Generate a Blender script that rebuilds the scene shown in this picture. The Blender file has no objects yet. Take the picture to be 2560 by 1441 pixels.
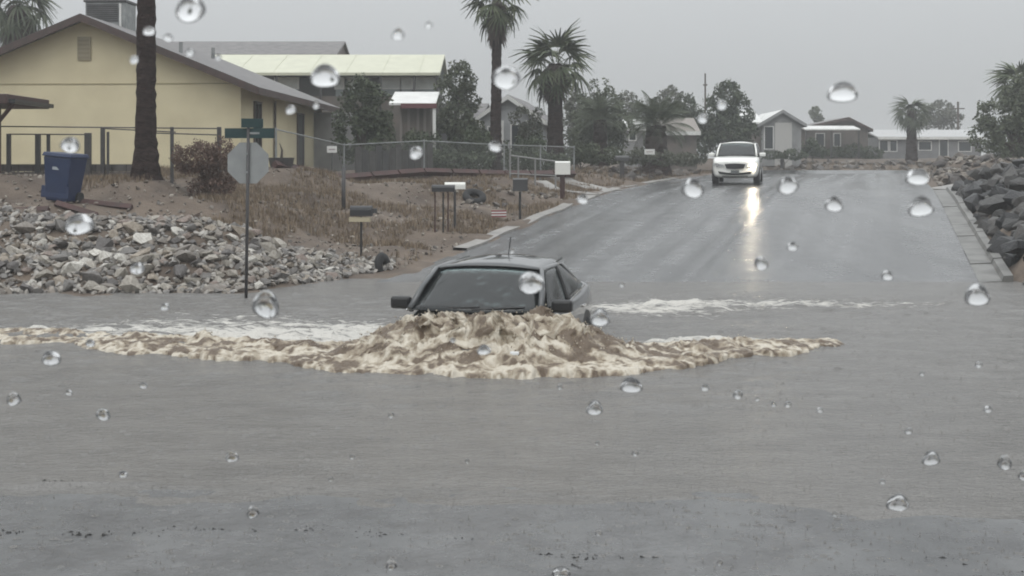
import bpy, bmesh, math, random
import numpy as np
from mathutils import Vector, Matrix, Euler
R = math.radians
random.seed(7); rng = np.random.default_rng(11)
scene = bpy.context.scene
col = scene.collection

# ------------------------------------------------------------------ camera
F = 3200.0; CH = 2.2; HY = 420.0           # lens in photo pixels, eye height over the water, horizon row
cd = bpy.data.cameras.new('camera'); cam = bpy.data.objects.new('camera', cd); col.objects.link(cam)
cam.location = (0, 0, CH); cam.rotation_euler = (R(90), 0, 0)
cd.sensor_width = 36; cd.lens = 36*F/2560; cd.shift_y = -(720.5-HY)/2560
cd.dof.use_dof = True; cd.dof.focus_distance = 18; cd.dof.aperture_fstop = 24; cd.clip_start = .02; cd.clip_end = 4000
scene.camera = cam
# ------------------------------------------------------------------ sky and sun (overcast, raining)
w = bpy.data.worlds.new('World'); scene.world = w; w.use_nodes = True
nt = w.node_tree; nt.nodes.clear()
out = nt.nodes.new('ShaderNodeOutputWorld')
sky = nt.nodes.new('ShaderNodeTexSky'); sky.sky_type = 'NISHITA'; sky.sun_disc = False
SUN_EL, SUN_ROT = R(55), R(200)
sky.sun_elevation = SUN_EL; sky.sun_rotation = SUN_ROT; sky.dust_density = 4; sky.air_density = .6
hs = nt.nodes.new('ShaderNodeHueSaturation'); hs.inputs['Saturation'].default_value = .25
b1 = nt.nodes.new('ShaderNodeBackground'); b1.inputs['Strength'].default_value = .012
tc = nt.nodes.new('ShaderNodeTexCoord'); sx = nt.nodes.new('ShaderNodeSeparateXYZ')
mr = nt.nodes.new('ShaderNodeMapRange'); mr.inputs['From Min'].default_value = 0; mr.inputs['From Max'].default_value = 1
mr.inputs['To Min'].default_value = .36; mr.inputs['To Max'].default_value = 1.6      # standard overcast sky: zenith about 3x the horizon
cm = nt.nodes.new('ShaderNodeVectorMath'); cm.operation = 'SCALE'; cm.inputs[0].default_value = (.965, 1.0, 1.02)
b2 = nt.nodes.new('ShaderNodeBackground'); b2.inputs['Strength'].default_value = 1.0
ad = nt.nodes.new('ShaderNodeAddShader'); L = nt.links.new
L(sky.outputs[0], hs.inputs['Color']); L(hs.outputs[0], b1.inputs['Color'])
L(tc.outputs['Generated'], sx.inputs[0]); L(sx.outputs['Z'], mr.inputs['Value']); L(mr.outputs[0], cm.inputs['Scale'])
L(cm.outputs[0], b2.inputs['Color']); L(b1.outputs[0], ad.inputs[0]); L(b2.outputs[0], ad.inputs[1]); L(ad.outputs[0], out.inputs['Surface'])
sd = bpy.data.lights.new('sun', 'SUN'); sd.energy = .5; sd.angle = R(40); sd.color = (1, .97, .93)
so = bpy.data.objects.new('sun', sd); col.objects.link(so); so.rotation_euler = (R(35), 0, R(-20)); so.location = (0, 0, 30)
scene.view_settings.view_transform = 'Standard'; scene.view_settings.look = 'None'
scene.view_settings.exposure = 0.11; scene.view_settings.gamma = 1
scene.render.engine = 'CYCLES'
cy = scene.cycles; cy.use_denoising = True; cy.max_bounces = 10; cy.diffuse_bounces = 3; cy.glossy_bounces = 4
cy.transmission_bounces = 8; cy.transparent_max_bounces = 24; cy.volume_bounces = 3; cy.filter_width = 1.9
cy.caustics_reflective = False; cy.caustics_refractive = False; cy.sample_clamp_indirect = 30

# ------------------------------------------------------------------ helpers
def at(px, py, Y): return Vector(((px-1280)*Y/F, Y, CH-(py-HY)*Y/F))
_perm = np.random.default_rng(5).permutation(512)
def _h(ix, iy, iz): return (_perm[(_perm[(_perm[ix & 511]+iy) & 511]+iz) & 511]/255.5)-1
def vnoise(x, y, z=0.0):
    x, y, z = np.broadcast_arrays(np.asarray(x, float), np.asarray(y, float), np.asarray(z, float))
    ix, iy, iz = np.floor(x).astype(int), np.floor(y).astype(int), np.floor(z).astype(int)
    fx, fy, fz = x-ix, y-iy, z-iz
    u, v, q = fx*fx*(3-2*fx), fy*fy*(3-2*fy), fz*fz*(3-2*fz)
    def l(a, b, t): return a+(b-a)*t
    return l(l(l(_h(ix,iy,iz), _h(ix+1,iy,iz), u), l(_h(ix,iy+1,iz), _h(ix+1,iy+1,iz), u), v),
             l(l(_h(ix,iy,iz+1), _h(ix+1,iy,iz+1), u), l(_h(ix,iy+1,iz+1), _h(ix+1,iy+1,iz+1), u), v), q)
def fbm(x, y, z=0.0, o=4):
    s, a = 0, .5
    for k in range(o): s = s+a*vnoise(x*2**k+k*17.3, y*2**k-k*9.1, z); a *= .5
    return s
def tag(o, label=None, cat=None, group=None, kind=None):
    if label: o['label'] = label
    if cat: o['category'] = cat
    if group: o['group'] = group
    if kind: o['kind'] = kind
    return o
def empty(name, loc=(0, 0, 0), rz=0, **k):
    o = bpy.data.objects.new(name, None); col.objects.link(o); o.location = loc; o.rotation_euler = (0, 0, rz)
    o.empty_display_size = .2; return tag(o, **k)
def linkmesh(name, me, parent=None, loc=None, rot=None, scale=None, **k):
    o = bpy.data.objects.new(name, me); col.objects.link(o)
    if parent: o.parent = parent
    if loc is not None: o.location = loc
    if rot is not None: o.rotation_euler = rot
    if scale is not None: o.scale = scale
    return tag(o, **k)
def npmesh(name, verts, faces, m, smooth=False, attr=None):
    me = bpy.data.meshes.new(name); verts = np.asarray(verts, dtype=np.float32); faces = np.asarray(faces, dtype=np.int32)
    n = faces.shape[1]
    me.vertices.add(len(verts)); me.vertices.foreach_set('co', verts.ravel())
    me.loops.add(faces.size); me.loops.foreach_set('vertex_index', faces.ravel())
    me.polygons.add(len(faces)); me.polygons.foreach_set('loop_start', np.arange(0, faces.size, n, dtype=np.int32))
    me.update(calc_edges=True); me.validate()
    if smooth: me.polygons.foreach_set('use_smooth', np.ones(len(me.polygons), dtype=bool))
    if attr is not None:
        for an, av in attr.items():
            a = me.attributes.new(an, 'FLOAT', 'POINT'); a.data.foreach_set('value', np.asarray(av, dtype=np.float32))
    me.materials.append(m); return me
class MB:
    """collects shapes and links them as one mesh object"""
    def __init__(s): s.v = []; s.f = []
    def add(s, vs, fs):
        b = len(s.v); s.v += [tuple(v) for v in vs]; s.f += [tuple(i+b for i in f) for f in fs]; return s
    def box(s, x0, x1, y0, y1, z0, z1, rz=0, c=None, rx=0):
        vs = [Vector((x, y, z)) for z in (z0, z1) for y in (y0, y1) for x in (x0, x1)]
        if rz or rx:
            c = Vector(c) if c else Vector(((x0+x1)/2, (y0+y1)/2, (z0+z1)/2)); m = Euler((rx, 0, rz)).to_matrix()
            vs = [m @ (v-c)+c for v in vs]
        return s.add(vs, [(0,2,3,1), (4,5,7,6), (0,1,5,4), (2,6,7,3), (0,4,6,2), (1,3,7,5)])
    def tube(s, pts, rad, n=8, cap=True):
        pts = [Vector(p) for p in pts]; rad = rad if isinstance(rad, (list, tuple)) else [rad]*len(pts)
        vs = []; up = Vector((0, 0, 1))
        for i, p in enumerate(pts):
            d = (pts[min(i+1, len(pts)-1)]-pts[max(i-1, 0)]).normalized()
            a = d.cross(up if abs(d.z) < .95 else Vector((1, 0, 0))).normalized(); b = a.cross(d)
            vs += [p+(a*math.cos(t)+b*math.sin(t))*rad[i] for t in [2*math.pi*k/n for k in range(n)]]
        fs = [(i*n+k, i*n+(k+1) % n, (i+1)*n+(k+1) % n, (i+1)*n+k) for i in range(len(pts)-1) for k in range(n)]
        if cap: fs += [tuple(range(n-1, -1, -1)), tuple(range((len(pts)-1)*n, len(pts)*n))]
        return s.add(vs, fs)
    def prism(s, poly, y0, y1, axis='y'):
        """poly in (x,z) pushed along y, or (y,z) pushed along x, or (x,y) pushed along z"""
        n = len(poly); mk = {'y': lambda a, b, t: (a, t, b), 'x': lambda a, b, t: (t, a, b), 'z': lambda a, b, t: (a, b, t)}[axis]
        vs = [mk(a, b, y0) for a, b in poly]+[mk(a, b, y1) for a, b in poly]
        return s.add(vs, [tuple(range(n)), tuple(range(2*n-1, n-1, -1))]+[(i, i+n, (i+1) % n+n, (i+1) % n) for i in range(n)])
    def quad(s, a, b, c, d): return s.add([a, b, c, d], [(0, 1, 2, 3)])
    def build(s, name, m, parent=None, smooth=False, bevel=0, loc=None, rot=None, fix=True, **k):
        me = bpy.data.meshes.new(name); me.from_pydata(s.v, [], s.f); me.materials.append(m)
        if fix:
            bm = bmesh.new(); bm.from_mesh(me); bmesh.ops.recalc_face_normals(bm, faces=bm.faces); bm.to_mesh(me); bm.free()
        if smooth: me.polygons.foreach_set('use_smooth', [True]*len(me.polygons))
        me.update(); o = linkmesh(name, me, parent, loc, rot, **k)
        if bevel:
            md = o.modifiers.new('bevel', 'BEVEL'); md.width = bevel; md.segments = 2; md.limit_method = 'ANGLE'
        return o

# ------------------------------------------------------------------ materials
_m = {}
def mat(name, c, rough=.7, c2=None, scale=3, bump=0, bscale=30, metal=0, spec=.5, coat=0, rnd=None, stretch=None, contrast=(.35, .65), emit=None):
    """c..c2 mixed by noise; rnd = list of colours picked per object"""
    if name in _m: return _m[name]
    m = bpy.data.materials.new(name); m.use_nodes = True; n = m.node_tree.nodes; l = m.node_tree.links.new
    p = n['Principled BSDF']; p.inputs['Base Color'].default_value = (*c, 1); p.inputs['Roughness'].default_value = rough
    p.inputs['Metallic'].default_value = metal; p.inputs['Specular IOR Level'].default_value = spec; p.inputs['Coat Weight'].default_value = coat
    t = n.new('ShaderNodeTexCoord'); src = t.outputs['Object']
    if stretch:
        mp = n.new('ShaderNodeMapping'); mp.inputs['Scale'].default_value = stretch; l(src, mp.inputs[0]); src = mp.outputs[0]
    base = None
    if rnd:
        oi = n.new('ShaderNodeObjectInfo'); rp = n.new('ShaderNodeValToRGB'); rp.color_ramp.interpolation = 'CONSTANT'
        e = rp.color_ramp.elements
        while len(e) < len(rnd): e.new(.5)
        for i, cc in enumerate(rnd): e[i].position = i/len(rnd); e[i].color = (*cc, 1)
        l(oi.outputs['Random'], rp.inputs[0]); base = rp.outputs[0]
    if c2 or rnd:
        nz = n.new('ShaderNodeTexNoise'); nz.inputs['Scale'].default_value = scale; nz.inputs['Detail'].default_value = 6; l(src, nz.inputs['Vector'])
        mr = n.new('ShaderNodeMapRange'); mr.inputs['From Min'].default_value = contrast[0]; mr.inputs['From Max'].default_value = contrast[1]; l(nz.outputs['Fac'], mr.inputs['Value'])
        mx = n.new('ShaderNodeMix'); mx.data_type = 'RGBA'; l(mr.outputs[0], mx.inputs['Factor'])
        if rnd:
            mx.blend_type = 'MULTIPLY'; l(base, mx.inputs['A']); mx.inputs['B'].default_value = (.62, .6, .58, 1)
        else: mx.inputs['A'].default_value = (*c, 1); mx.inputs['B'].default_value = (*c2, 1)
        l(mx.outputs['Result'], p.inputs['Base Color'])
    if bump:
        nb = n.new('ShaderNodeTexNoise'); nb.inputs['Scale'].default_value = bscale; nb.inputs['Detail'].default_value = 5; l(src, nb.inputs['Vector'])
        bp = n.new('ShaderNodeBump'); bp.inputs['Strength'].default_value = 1; bp.inputs['Distance'].default_value = bump
        l(nb.outputs['Fac'], bp.inputs['Height']); l(bp.outputs[0], p.inputs['Normal'])
    if emit: p.inputs['Emission Color'].default_value = (*emit[0], 1); p.inputs['Emission Strength'].default_value = emit[1]
    _m[name] = m; return m
def leafmat(name, c, c2):
    """foliage: colour varies leaf by leaf and by clump"""
    if name in _m: return _m[name]
    m = bpy.data.materials.new(name); m.use_nodes = True; n = m.node_tree.nodes; l = m.node_tree.links.new; p = n['Principled BSDF']
    g = n.new('ShaderNodeNewGeometry'); rp = n.new('ShaderNodeMix'); rp.data_type = 'RGBA'
    rp.inputs['A'].default_value = (*c, 1); rp.inputs['B'].default_value = (*c2, 1)
    l(g.outputs['Random Per Island'], rp.inputs['Factor']); l(rp.outputs['Result'], p.inputs['Base Color'])
    p.inputs['Roughness'].default_value = .6; p.inputs['Specular IOR Level'].default_value = .3
    _m[name] = m; return m

M_dirt = mat('dirt', (.15, .116, .088), .85, (.075, .056, .043), 1.2, .03, 14, contrast=(.3, .7))
M_conc = mat('wet_concrete', (.30, .285, .265), .45, (.2, .19, .18), 2.2, .004, 40)
M_stucco = mat('yellow_stucco', (.70, .63, .43), .85, (.62, .55, .37), .9, .006, 30)
M_wallgrey = mat('grey_wall', (.30, .30, .30), .8, (.22, .22, .22), 1.5)
M_walldark = mat('brown_wall', (.16, .135, .12), .8, (.11, .1, .09), 1.5)
M_white = mat('white_paint', (.72, .72, .70), .5, (.6, .6, .58), 2)
M_roofgrey = mat('grey_shingles', (.20, .19, .19), .75, (.145, .14, .14), 3, .01, 25)
M_fascia = mat('dark_brown_trim', (.075, .045, .04), .6, (.05, .035, .03), 4)
M_cream = mat('cream_metal_roof', (.56, .56, .44), .5, (.5, .5, .39), 2)
M_glassd = mat('dark_window_glass', (.03, .035, .04), .08)
M_galv = mat('galvanised_steel', (.30, .31, .31), .5, (.2, .21, .21), 5, metal=.3)
M_black = mat('black_plastic', (.012, .012, .013), .45)
M_darkm = mat('dark_metal', (.035, .035, .037), .5, (.055, .05, .05), 6)
M_wood = mat('weathered_wood', (.055, .042, .036), .8, (.09, .07, .055), 5, .01, 30, stretch=(1, 1, .2))
M_redwood = mat('dark_red_wood', (.07, .03, .027), .7, (.045, .025, .022), 4)
M_bark = mat('palm_bark', (.02, .013, .012), 1.0, (.042, .028, .025), 7, .05, 10, stretch=(1, 1, 2.2), spec=.1)
M_skirt = leafmat('dead_fronds', (.075, .05, .04), (.035, .024, .02))
M_frond = leafmat('palm_leaflets', (.055, .075, .038), (.12, .135, .075))
M_frondd = leafmat('dusty_palm_leaflets', (.055, .07, .042), (.11, .125, .08))
M_leafA = leafmat('dark_leaves', (.036, .05, .027), (.08, .098, .055))
M_leafB = leafmat('olive_leaves', (.06, .075, .045), (.115, .13, .08))
M_leafC = leafmat('grey_leaves', (.08, .088, .062), (.12, .125, .095))
M_dryleaf = leafmat('dry_twigs', (.10, .062, .05), (.16, .105, .08))
M_straw = leafmat('dry_straw', (.29, .225, .155), (.10, .072, .05))
M_rock = mat('pale_rock', (.3, .28, .25), .6, scale=5, bump=.02, bscale=14,
             rnd=[(.32,.295,.255), (.19,.18,.17), (.29,.235,.205), (.46,.43,.38), (.13,.12,.115), (.38,.33,.27), (.25,.225,.2), (.62,.6,.55)])
M_rockd = mat('dark_wet_rock', (.09, .09, .09), .5, scale=4, bump=.03, bscale=10,
              rnd=[(.038,.038,.04), (.055,.054,.052), (.028,.028,.03), (.085,.08,.075), (.045,.042,.04)])
M_rubble = mat('brown_rubble', (.15, .13, .11), .7, scale=5, bump=.02, bscale=14,
               rnd=[(.15,.13,.115), (.10,.09,.085), (.22,.19,.16), (.18,.165,.15), (.08,.07,.065)])

# ------------------------------------------------------------------ land shape
def lerp(xs, ys): return lambda v: np.interp(v, xs, ys)
zroad_f = lerp([-50, 2, 8.5, 12, 15, 20, 24.7, 30, 36, 40, 43, 46, 50.7, 61, 72, 80, 95, 400],
               [.12, .1, .0, -.28, -.42, -.36, 0, .38, .815, 1.10, 1.28, 1.41, 1.53, 1.70, 1.83, 1.85, 1.82, 1.7])
def edgeL(Y):
    Y = np.asarray(Y, float); return -2.04+.2875*(Y-26)
def edgeR(Y): return 9.4+.2875*(np.asarray(Y, float)-26)
CP = []
for Y in (27, 29, 32, 35, 38, 41, 44, 48, 53, 58, 64, 70, 76):
    CP.append((float(edgeL(Y))-.25, Y, float(zroad_f(Y))+.03)); CP.append((float(edgeR(Y))+.8, Y, float(zroad_f(Y))+.1))
for X in (-60, -40, -28, -20, -15, -12, -9, -6.5):
    CP += [(X, 22.3, -.02), (X, 20, -.5), (X, 24.2, .5), (X, 26.6, 1.13)]
CP += [(-4.7,22.6,-.02), (-5.4,24.4,.5), (-3.6,24.6,-.03), (-2.9,26.4,.04), (-2.4,24,-.35), (-3.3,22.6,-.4), (-5.9,26.6,.95), (-4.7,27,.42),
       (-3.4,28,.32), (-2.6,29,.38), (-10,28,1.41), (-14,28,1.45), (-20,29,1.6), (-8.7,30,1.93), (-12,31,2.0), (-7.1,30,1.5), (-4.34,33,1.12), (-5.6,34,1.6),
       (-2.4,33,.85), (-1.5,36,1.1), (-.8,40,1.5), (-3.2,38,1.75), (-6.7,37,2.16), (-1.1,45,1.93), (-12,34,2.1), (-18,38,2.15), (-10,38,2.15), (-10,45,2.15),
       (-4,44,2.1), (2.3,50,1.96), (-3,55,2.1), (-12,60,2.3), (3,62,2.1), (-5,80,2.4), (-30,60,2.4), (-30,40,2.1), (-20,110,2.8), (10,100,2.6), (6,84,2.3), (6,70,2.05)]
for X in range(8, 48, 4): CP += [(X, 88, 2.45), (X, 100, 2.9), (X, 84, 1.95), (X, 130, 3.0)]
for Y in (26, 29, 32, 35, 38, 41):
    e = float(edgeR(Y)); z = float(zroad_f(Y)); CP += [(e+2.2, Y, z+.85), (e+4.5, Y, z+1.3), (e+10, Y, z+1.6), (e+25, Y, z+1.8)]
for Y in (22, 23.5): CP += [(11, Y, -.1), (14, Y, .2), (20, Y, .5)]
for Y in (47, 51, 56): CP += [(float(edgeR(Y))+3, Y, float(zroad_f(Y))+.15)]
CP += [(20,58,2.0), (24,60,2.5), (30,60,2.7), (24,66,2.6), (26,72,2.7), (24,50,2.3), (30,50,2.6), (23,80,2.3), (40,60,3), (60,60,3), (60,30,2.5)]
for X in (-40, -20, -8, 0, 4, 8, 12, 20, 40):
    for Y in (-10, 0, 8, 16): CP.append((X, Y, -.6))
for X in (-200, -80, 0, 90, 200):
    for Y in (160, 260, 500): CP.append((X, Y, 2.9))
CP = np.array(CP)
def zt(X, Y):
    X = np.atleast_1d(np.asarray(X, float)); Y = np.atleast_1d(np.asarray(Y, float)); sh = X.shape; X = X.ravel(); Y = Y.ravel(); outz = np.empty(len(X))
    for i in range(0, len(X), 20000):
        d2 = (X[i:i+20000, None]-CP[:, 0])**2+(Y[i:i+20000, None]-CP[:, 1])**2
        ww = 1/(d2+.25)**2; outz[i:i+20000] = (ww*CP[:, 2]).sum(1)/ww.sum(1)
    outz += fbm(X*.7, Y*.7)*.10*np.clip((Y-22)/3, 0, 1)+fbm(X*2.7, Y*2.7)*.05
    inr = np.minimum(X-edgeL(Y), edgeR(Y)+1.0-X); under = (np.clip(inr/.35, 0, 1))*(Y > 23)*(Y < 82)
    outz = outz*(1-under)+(zroad_f(Y)-.06)*under
    dip = np.clip((25.6-Y)/1.2, 0, 1)*np.clip((X+2.6)/.8, 0, 1)*np.clip((9.9+np.clip(Y-22, 0, 9)*0-X)/.5, 0, 1)*(Y > 12); outz = outz*(1-dip)+np.minimum(outz, zroad_f(Y)-.08)*dip
    dip2 = np.clip((21.6-Y)/.6, 0, 1); outz = outz*(1-dip2)+np.minimum(outz, zroad_f(Y)-.1)*dip2
    return outz.reshape(sh)
def z1(x, y): return float(zt(x, y)[0])

def axis(segs):
    a = []
    for (p, q, st) in segs: a += list(np.arange(p, q, st))
    return np.array(a+[segs[-1][1]])
def gridmesh(name, xs, ys, zf, m, smooth=True, attr=None):
    X, Y = np.meshgrid(xs, ys); Z = zf(X, Y); nx, ny = len(xs), len(ys)
    idx = np.arange(nx*ny).reshape(ny, nx)
    f = np.stack([idx[:-1, :-1], idx[:-1, 1:], idx[1:, 1:], idx[1:, :-1]], -1).reshape(-1, 4)
    return npmesh(name, np.stack([X, Y, Z], -1).reshape(-1, 3), f, m, smooth, attr)
xs = axis([(-420, -100, 80), (-100, -22, 4), (-22, 24, .22), (24, 60, 1.5), (60, 100, 8), (100, 420, 80)])
ys = axis([(-60, 18, 6), (18, 48, .22), (48, 100, .6), (100, 200, 8), (200, 520, 80)])
linkmesh('ground', gridmesh('ground', xs, ys, zt, M_dirt), kind='structure')

# wet asphalt: the hill road, the cross street under the flood, and the damp patch nearest the camera
def asphalt():
    m = bpy.data.materials.new('wet_asphalt'); m.use_nodes = True; n = m.node_tree.nodes; l = m.node_tree.links.new; p = n['Principled BSDF']
    t = n.new('ShaderNodeTexCoord'); a = n.new('ShaderNodeTexNoise'); a.inputs['Scale'].default_value = .5; a.inputs['Detail'].default_value = 8; a.inputs['Roughness'].default_value = .65
    mp = n.new('ShaderNodeMapping'); mp.inputs['Rotation'].default_value = (0, 0, R(16)); mp.inputs['Scale'].default_value = (1.3, .35, 1)
    l(t.outputs['Object'], mp.inputs[0]); l(mp.outputs[0], a.inputs['Vector'])
    r = n.new('ShaderNodeValToRGB'); r.color_ramp.elements[0].position = .3; r.color_ramp.elements[1].position = .72
    r.color_ramp.elements[0].color = (.066, .067, .069, 1); r.color_ramp.elements[1].color = (.125, .126, .127, 1); l(a.outputs['Fac'], r.inputs[0])
    sp_ = n.new('ShaderNodeSeparateXYZ'); l(t.outputs['Object'], sp_.inputs[0]); vv = n.new('ShaderNodeMath'); vv.operation = 'MULTIPLY_ADD'; vv.inputs[1].default_value = -.2875; l(sp_.outputs['Y'], vv.inputs[0]); l(sp_.outputs['X'], vv.inputs[2])
    wv = n.new('ShaderNodeTexNoise'); wv.noise_dimensions = '2D'; wv.inputs['Scale'].default_value = 1; cx_ = n.new('ShaderNodeCombineXYZ'); vs_ = n.new('ShaderNodeMath'); vs_.operation = 'MULTIPLY'; vs_.inputs[1].default_value = 1.7; ys_ = n.new('ShaderNodeMath'); ys_.operation = 'MULTIPLY'; ys_.inputs[1].default_value = .05
    l(vv.outputs[0], vs_.inputs[0]); l(sp_.outputs['Y'], ys_.inputs[0]); l(vs_.outputs[0], cx_.inputs['X']); l(ys_.outputs[0], cx_.inputs['Y']); l(cx_.outputs[0], wv.inputs['Vector']); wv.inputs['Detail'].default_value = 4
    wr = n.new('ShaderNodeMapRange'); wr.inputs['From Min'].default_value = .35; wr.inputs['From Max'].default_value = .65; wr.inputs['To Min'].default_value = .74; wr.inputs['To Max'].default_value = 1.18; l(wv.outputs['Fac'], wr.inputs['Value']); fy_ = n.new('ShaderNodeMapRange'); fy_.inputs['From Min'].default_value = 20; fy_.inputs['From Max'].default_value = 28; l(sp_.outputs['Y'], fy_.inputs['Value']); fm_ = n.new('ShaderNodeMix'); fm_.inputs['A'].default_value = 1.15; l(fy_.outputs[0], fm_.inputs['Factor'])
    prev = wr.outputs[0]
    for c0, wd0, lo in ((-4.05, .16, .36), (-3.6, .12, .45), (-.1, .14, .62), (-6.9, .3, .75)):
        m1 = n.new('ShaderNodeMath'); m1.operation = 'SUBTRACT'; m1.inputs[1].default_value = c0; l(vv.outputs[0], m1.inputs[0]); m2_ = n.new('ShaderNodeMath'); m2_.operation = 'ABSOLUTE'; l(m1.outputs[0], m2_.inputs[0])
        m3 = n.new('ShaderNodeMapRange'); m3.inputs['From Max'].default_value = wd0*1.6; m3.inputs['To Min'].default_value = lo; m3.inputs['To Max'].default_value = 1; l(m2_.outputs[0], m3.inputs['Value'])
        m4 = n.new('ShaderNodeMath'); m4.operation = 'MULTIPLY'; l(prev, m4.inputs[0]); l(m3.outputs[0], m4.inputs[1]); prev = m4.outputs[0]
    l(prev, fm_.inputs['B']); n2 = n.new('ShaderNodeTexNoise'); n2.inputs['Scale'].default_value = 1.8; n2.inputs['Detail'].default_value = 9; n2.inputs['Roughness'].default_value = .72; l(t.outputs['Object'], n2.inputs['Vector'])
    n3 = n.new('ShaderNodeMapRange'); n3.inputs['From Min'].default_value = .3; n3.inputs['From Max'].default_value = .7; n3.inputs['To Min'].default_value = .58; n3.inputs['To Max'].default_value = 1.3; l(n2.outputs['Fac'], n3.inputs['Value'])
    n4 = n.new('ShaderNodeMath'); n4.operation = 'MULTIPLY'; l(fm_.outputs[0], n4.inputs[0]); l(n3.outputs[0], n4.inputs[1])
    ml = n.new('ShaderNodeVectorMath'); ml.operation = 'SCALE'; l(r.outputs[0], ml.inputs[0]); l(n4.outputs[0], ml.inputs['Scale']); l(ml.outputs[0], p.inputs['Base Color']); rm_ = n.new('ShaderNodeMath'); rm_.operation = 'MULTIPLY'; l(n4.outputs[0], rm_.inputs[1]); ROUGH = rm_
    q = n.new('ShaderNodeMapRange'); q.inputs['From Min'].default_value = .35; q.inputs['From Max'].default_value = .65; q.inputs['To Min'].default_value = .30; q.inputs['To Max'].default_value = .17
    l(a.outputs['Fac'], q.inputs['Value']); l(q.outputs[0], rm_.inputs[0]); l(rm_.outputs[0], p.inputs['Roughness'])
    b = n.new('ShaderNodeTexNoise'); b.inputs['Scale'].default_value = 14; b.inputs['Detail'].default_value = 7; b.inputs['Roughness'].default_value = .7; l(t.outputs['Object'], b.inputs['Vector'])
    bp = n.new('ShaderNodeBump'); bp.inputs['Distance'].default_value = .013; bp.inputs['Strength'].default_value = .9; l(b.outputs['Fac'], bp.inputs['Height']); l(bp.outputs[0], p.inputs['Normal'])
    p.inputs['Specular IOR Level'].default_value = .6
    return m
M_asph = asphalt()
def shoreY(X): return np.interp(X, [-9, -2, 0, 1.5, 3, 9], [8.7, 8.72, 8.6, 8.35, 8.0, 7.9])
def zroad(X, Y):
    z = zroad_f(Y); z0 = .012*(shoreY(X)-Y)+fbm(X*.8, Y*1.2)*.012
    k = np.clip((Y-9)/2.5, 0, 1); z = np.where(Y < 12, z0*(1-k)+z*k, z)
    return z+np.where((Y > 26) & (Y < 60), -.02*np.exp(-((X-(edgeL(Y)+5.6))/.3)**2)-.015*np.exp(-((X-(edgeL(Y)+9.4))/.2)**2)+.006*fbm(X*1.5, Y*.6), 0)
def roadmesh():
    V = []; Fc = []; ys = axis([(-30, 4, 2), (4, 12, .2), (12, 26, .5), (26, 75, .4), (75, 90, 1)]); nx = 90
    for Y in ys:
        l0 = float(edgeL(Y)); r0 = float(edgeR(Y))
        k = np.clip((26.5-Y)/5, 0, 1)**2; l0 = l0-k*1.6 if Y > 22.4 else -40; r0 = r0 if Y > 22.4 else 40
        if Y > 80.5: l0, r0 = -12, 60
        X = np.linspace(l0, r0, nx)
        V.append(np.stack([X, np.full(nx, Y), zroad(X, np.full(nx, Y))+(.0 if Y < 80 else .2)], -1))
    idx = np.arange(len(ys)*nx).reshape(len(ys), nx)
    f = np.stack([idx[:-1, :-1], idx[:-1, 1:], idx[1:, 1:], idx[1:, :-1]], -1).reshape(-1, 4)
    return npmesh('road', np.concatenate(V), f, M_asph, True)
linkmesh('road', roadmesh(), kind='structure')

# concrete gutter and kerb slabs up the right side of the road, each slab its own piece
M_kerb = mat('grimy_kerb', (.2, .195, .185), .5, (.11, .107, .1), 1.6, .006, 30)
kerb = empty('kerb', (0, 0, 0), kind='structure')
Y = 24.6
while Y < 45.5:
    Y2 = Y+2.35; g = .025; mb = MB(); n = 6; pr = [(-.02, .012), (.42, .03), (.46, .13), (.64, .14), (.64, -.2), (-.02, -.2)]
    vs = []
    for k in range(n+1):
        yy = Y+g+(Y2-Y-2*g)*k/n
        for (a, b) in pr: vs.append((float(edgeR(yy))+a, yy, float(zroad_f(yy))+b+.01*math.sin(Y)))
    fs = [(k*6+i, k*6+(i+1) % 6, (k+1)*6+(i+1) % 6, (k+1)*6+i) for k in range(n) for i in range(6)]+[tuple(range(6)), tuple(range(n*6+5, n*6-1, -1))]
    mb.add(vs, fs); mb.build('slab', M_kerb, kerb); Y = Y2
# thin concrete edge on the left side of the road
mb = MB(); vs = []; Yk = list(np.arange(29.2, 60, .8))
for yy in Yk:
    z = float(zroad_f(yy))
    for a, b in ((.12, .012), (-.2, .03), (-.22, -.1), (.12, -.1)): vs.append((float(edgeL(yy))+a+.05*math.sin(yy*1.7), yy, z+b+.035))
mb.add(vs, [(k*4+i, k*4+(i+1) % 4, (k+1)*4+(i+1) % 4, (k+1)*4+i) for k in range(len(Yk)-1) for i in range(4)])
mb.build('road_edge', M_conc, smooth=False, kind='structure')
# driveway strips on the left beyond the mailboxes, and the apron on the right
def slabstrip(name, pts, wd, h=.05):
    mb = MB(); vs = []
    for i, (x, y) in enumerate(pts):
        d = Vector(pts[min(i+1, len(pts)-1)])-Vector(pts[max(i-1, 0)]); nrm = Vector((-d.y, d.x)).normalized()*wd/2
        z = z1(x, y)+h
        vs += [(x+nrm.x, y+nrm.y, z), (x-nrm.x, y-nrm.y, z), (x-nrm.x, y-nrm.y, z-.25), (x+nrm.x, y+nrm.y, z-.25)]
    n = len(pts); mb.add(vs, [(k*4+i, k*4+(i+1) % 4, (k+1)*4+(i+1) % 4, (k+1)*4+i) for k in range(n-1) for i in range(4)]+[(0,1,2,3), (n*4-1, n*4-2, n*4-3, n*4-4)])
    mb.build(name, M_conc, kind='structure')
slabstrip('driveway', [(3.55+t*-2.4, 45.2+t*4.0) for t in (0, .2, .4, .6, .8, 1)], .9)
slabstrip('driveway', [(2.7+t*-1.7, 42.4+t*3.0) for t in (0, .25, .5, .75, 1)], .55)
slabstrip('driveway', [(float(edgeR(46.6))+.2+t*7, 46.6+.3*t) for t in (0, .2, .4, .6, .8, 1)], 2.1, .07)

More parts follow.
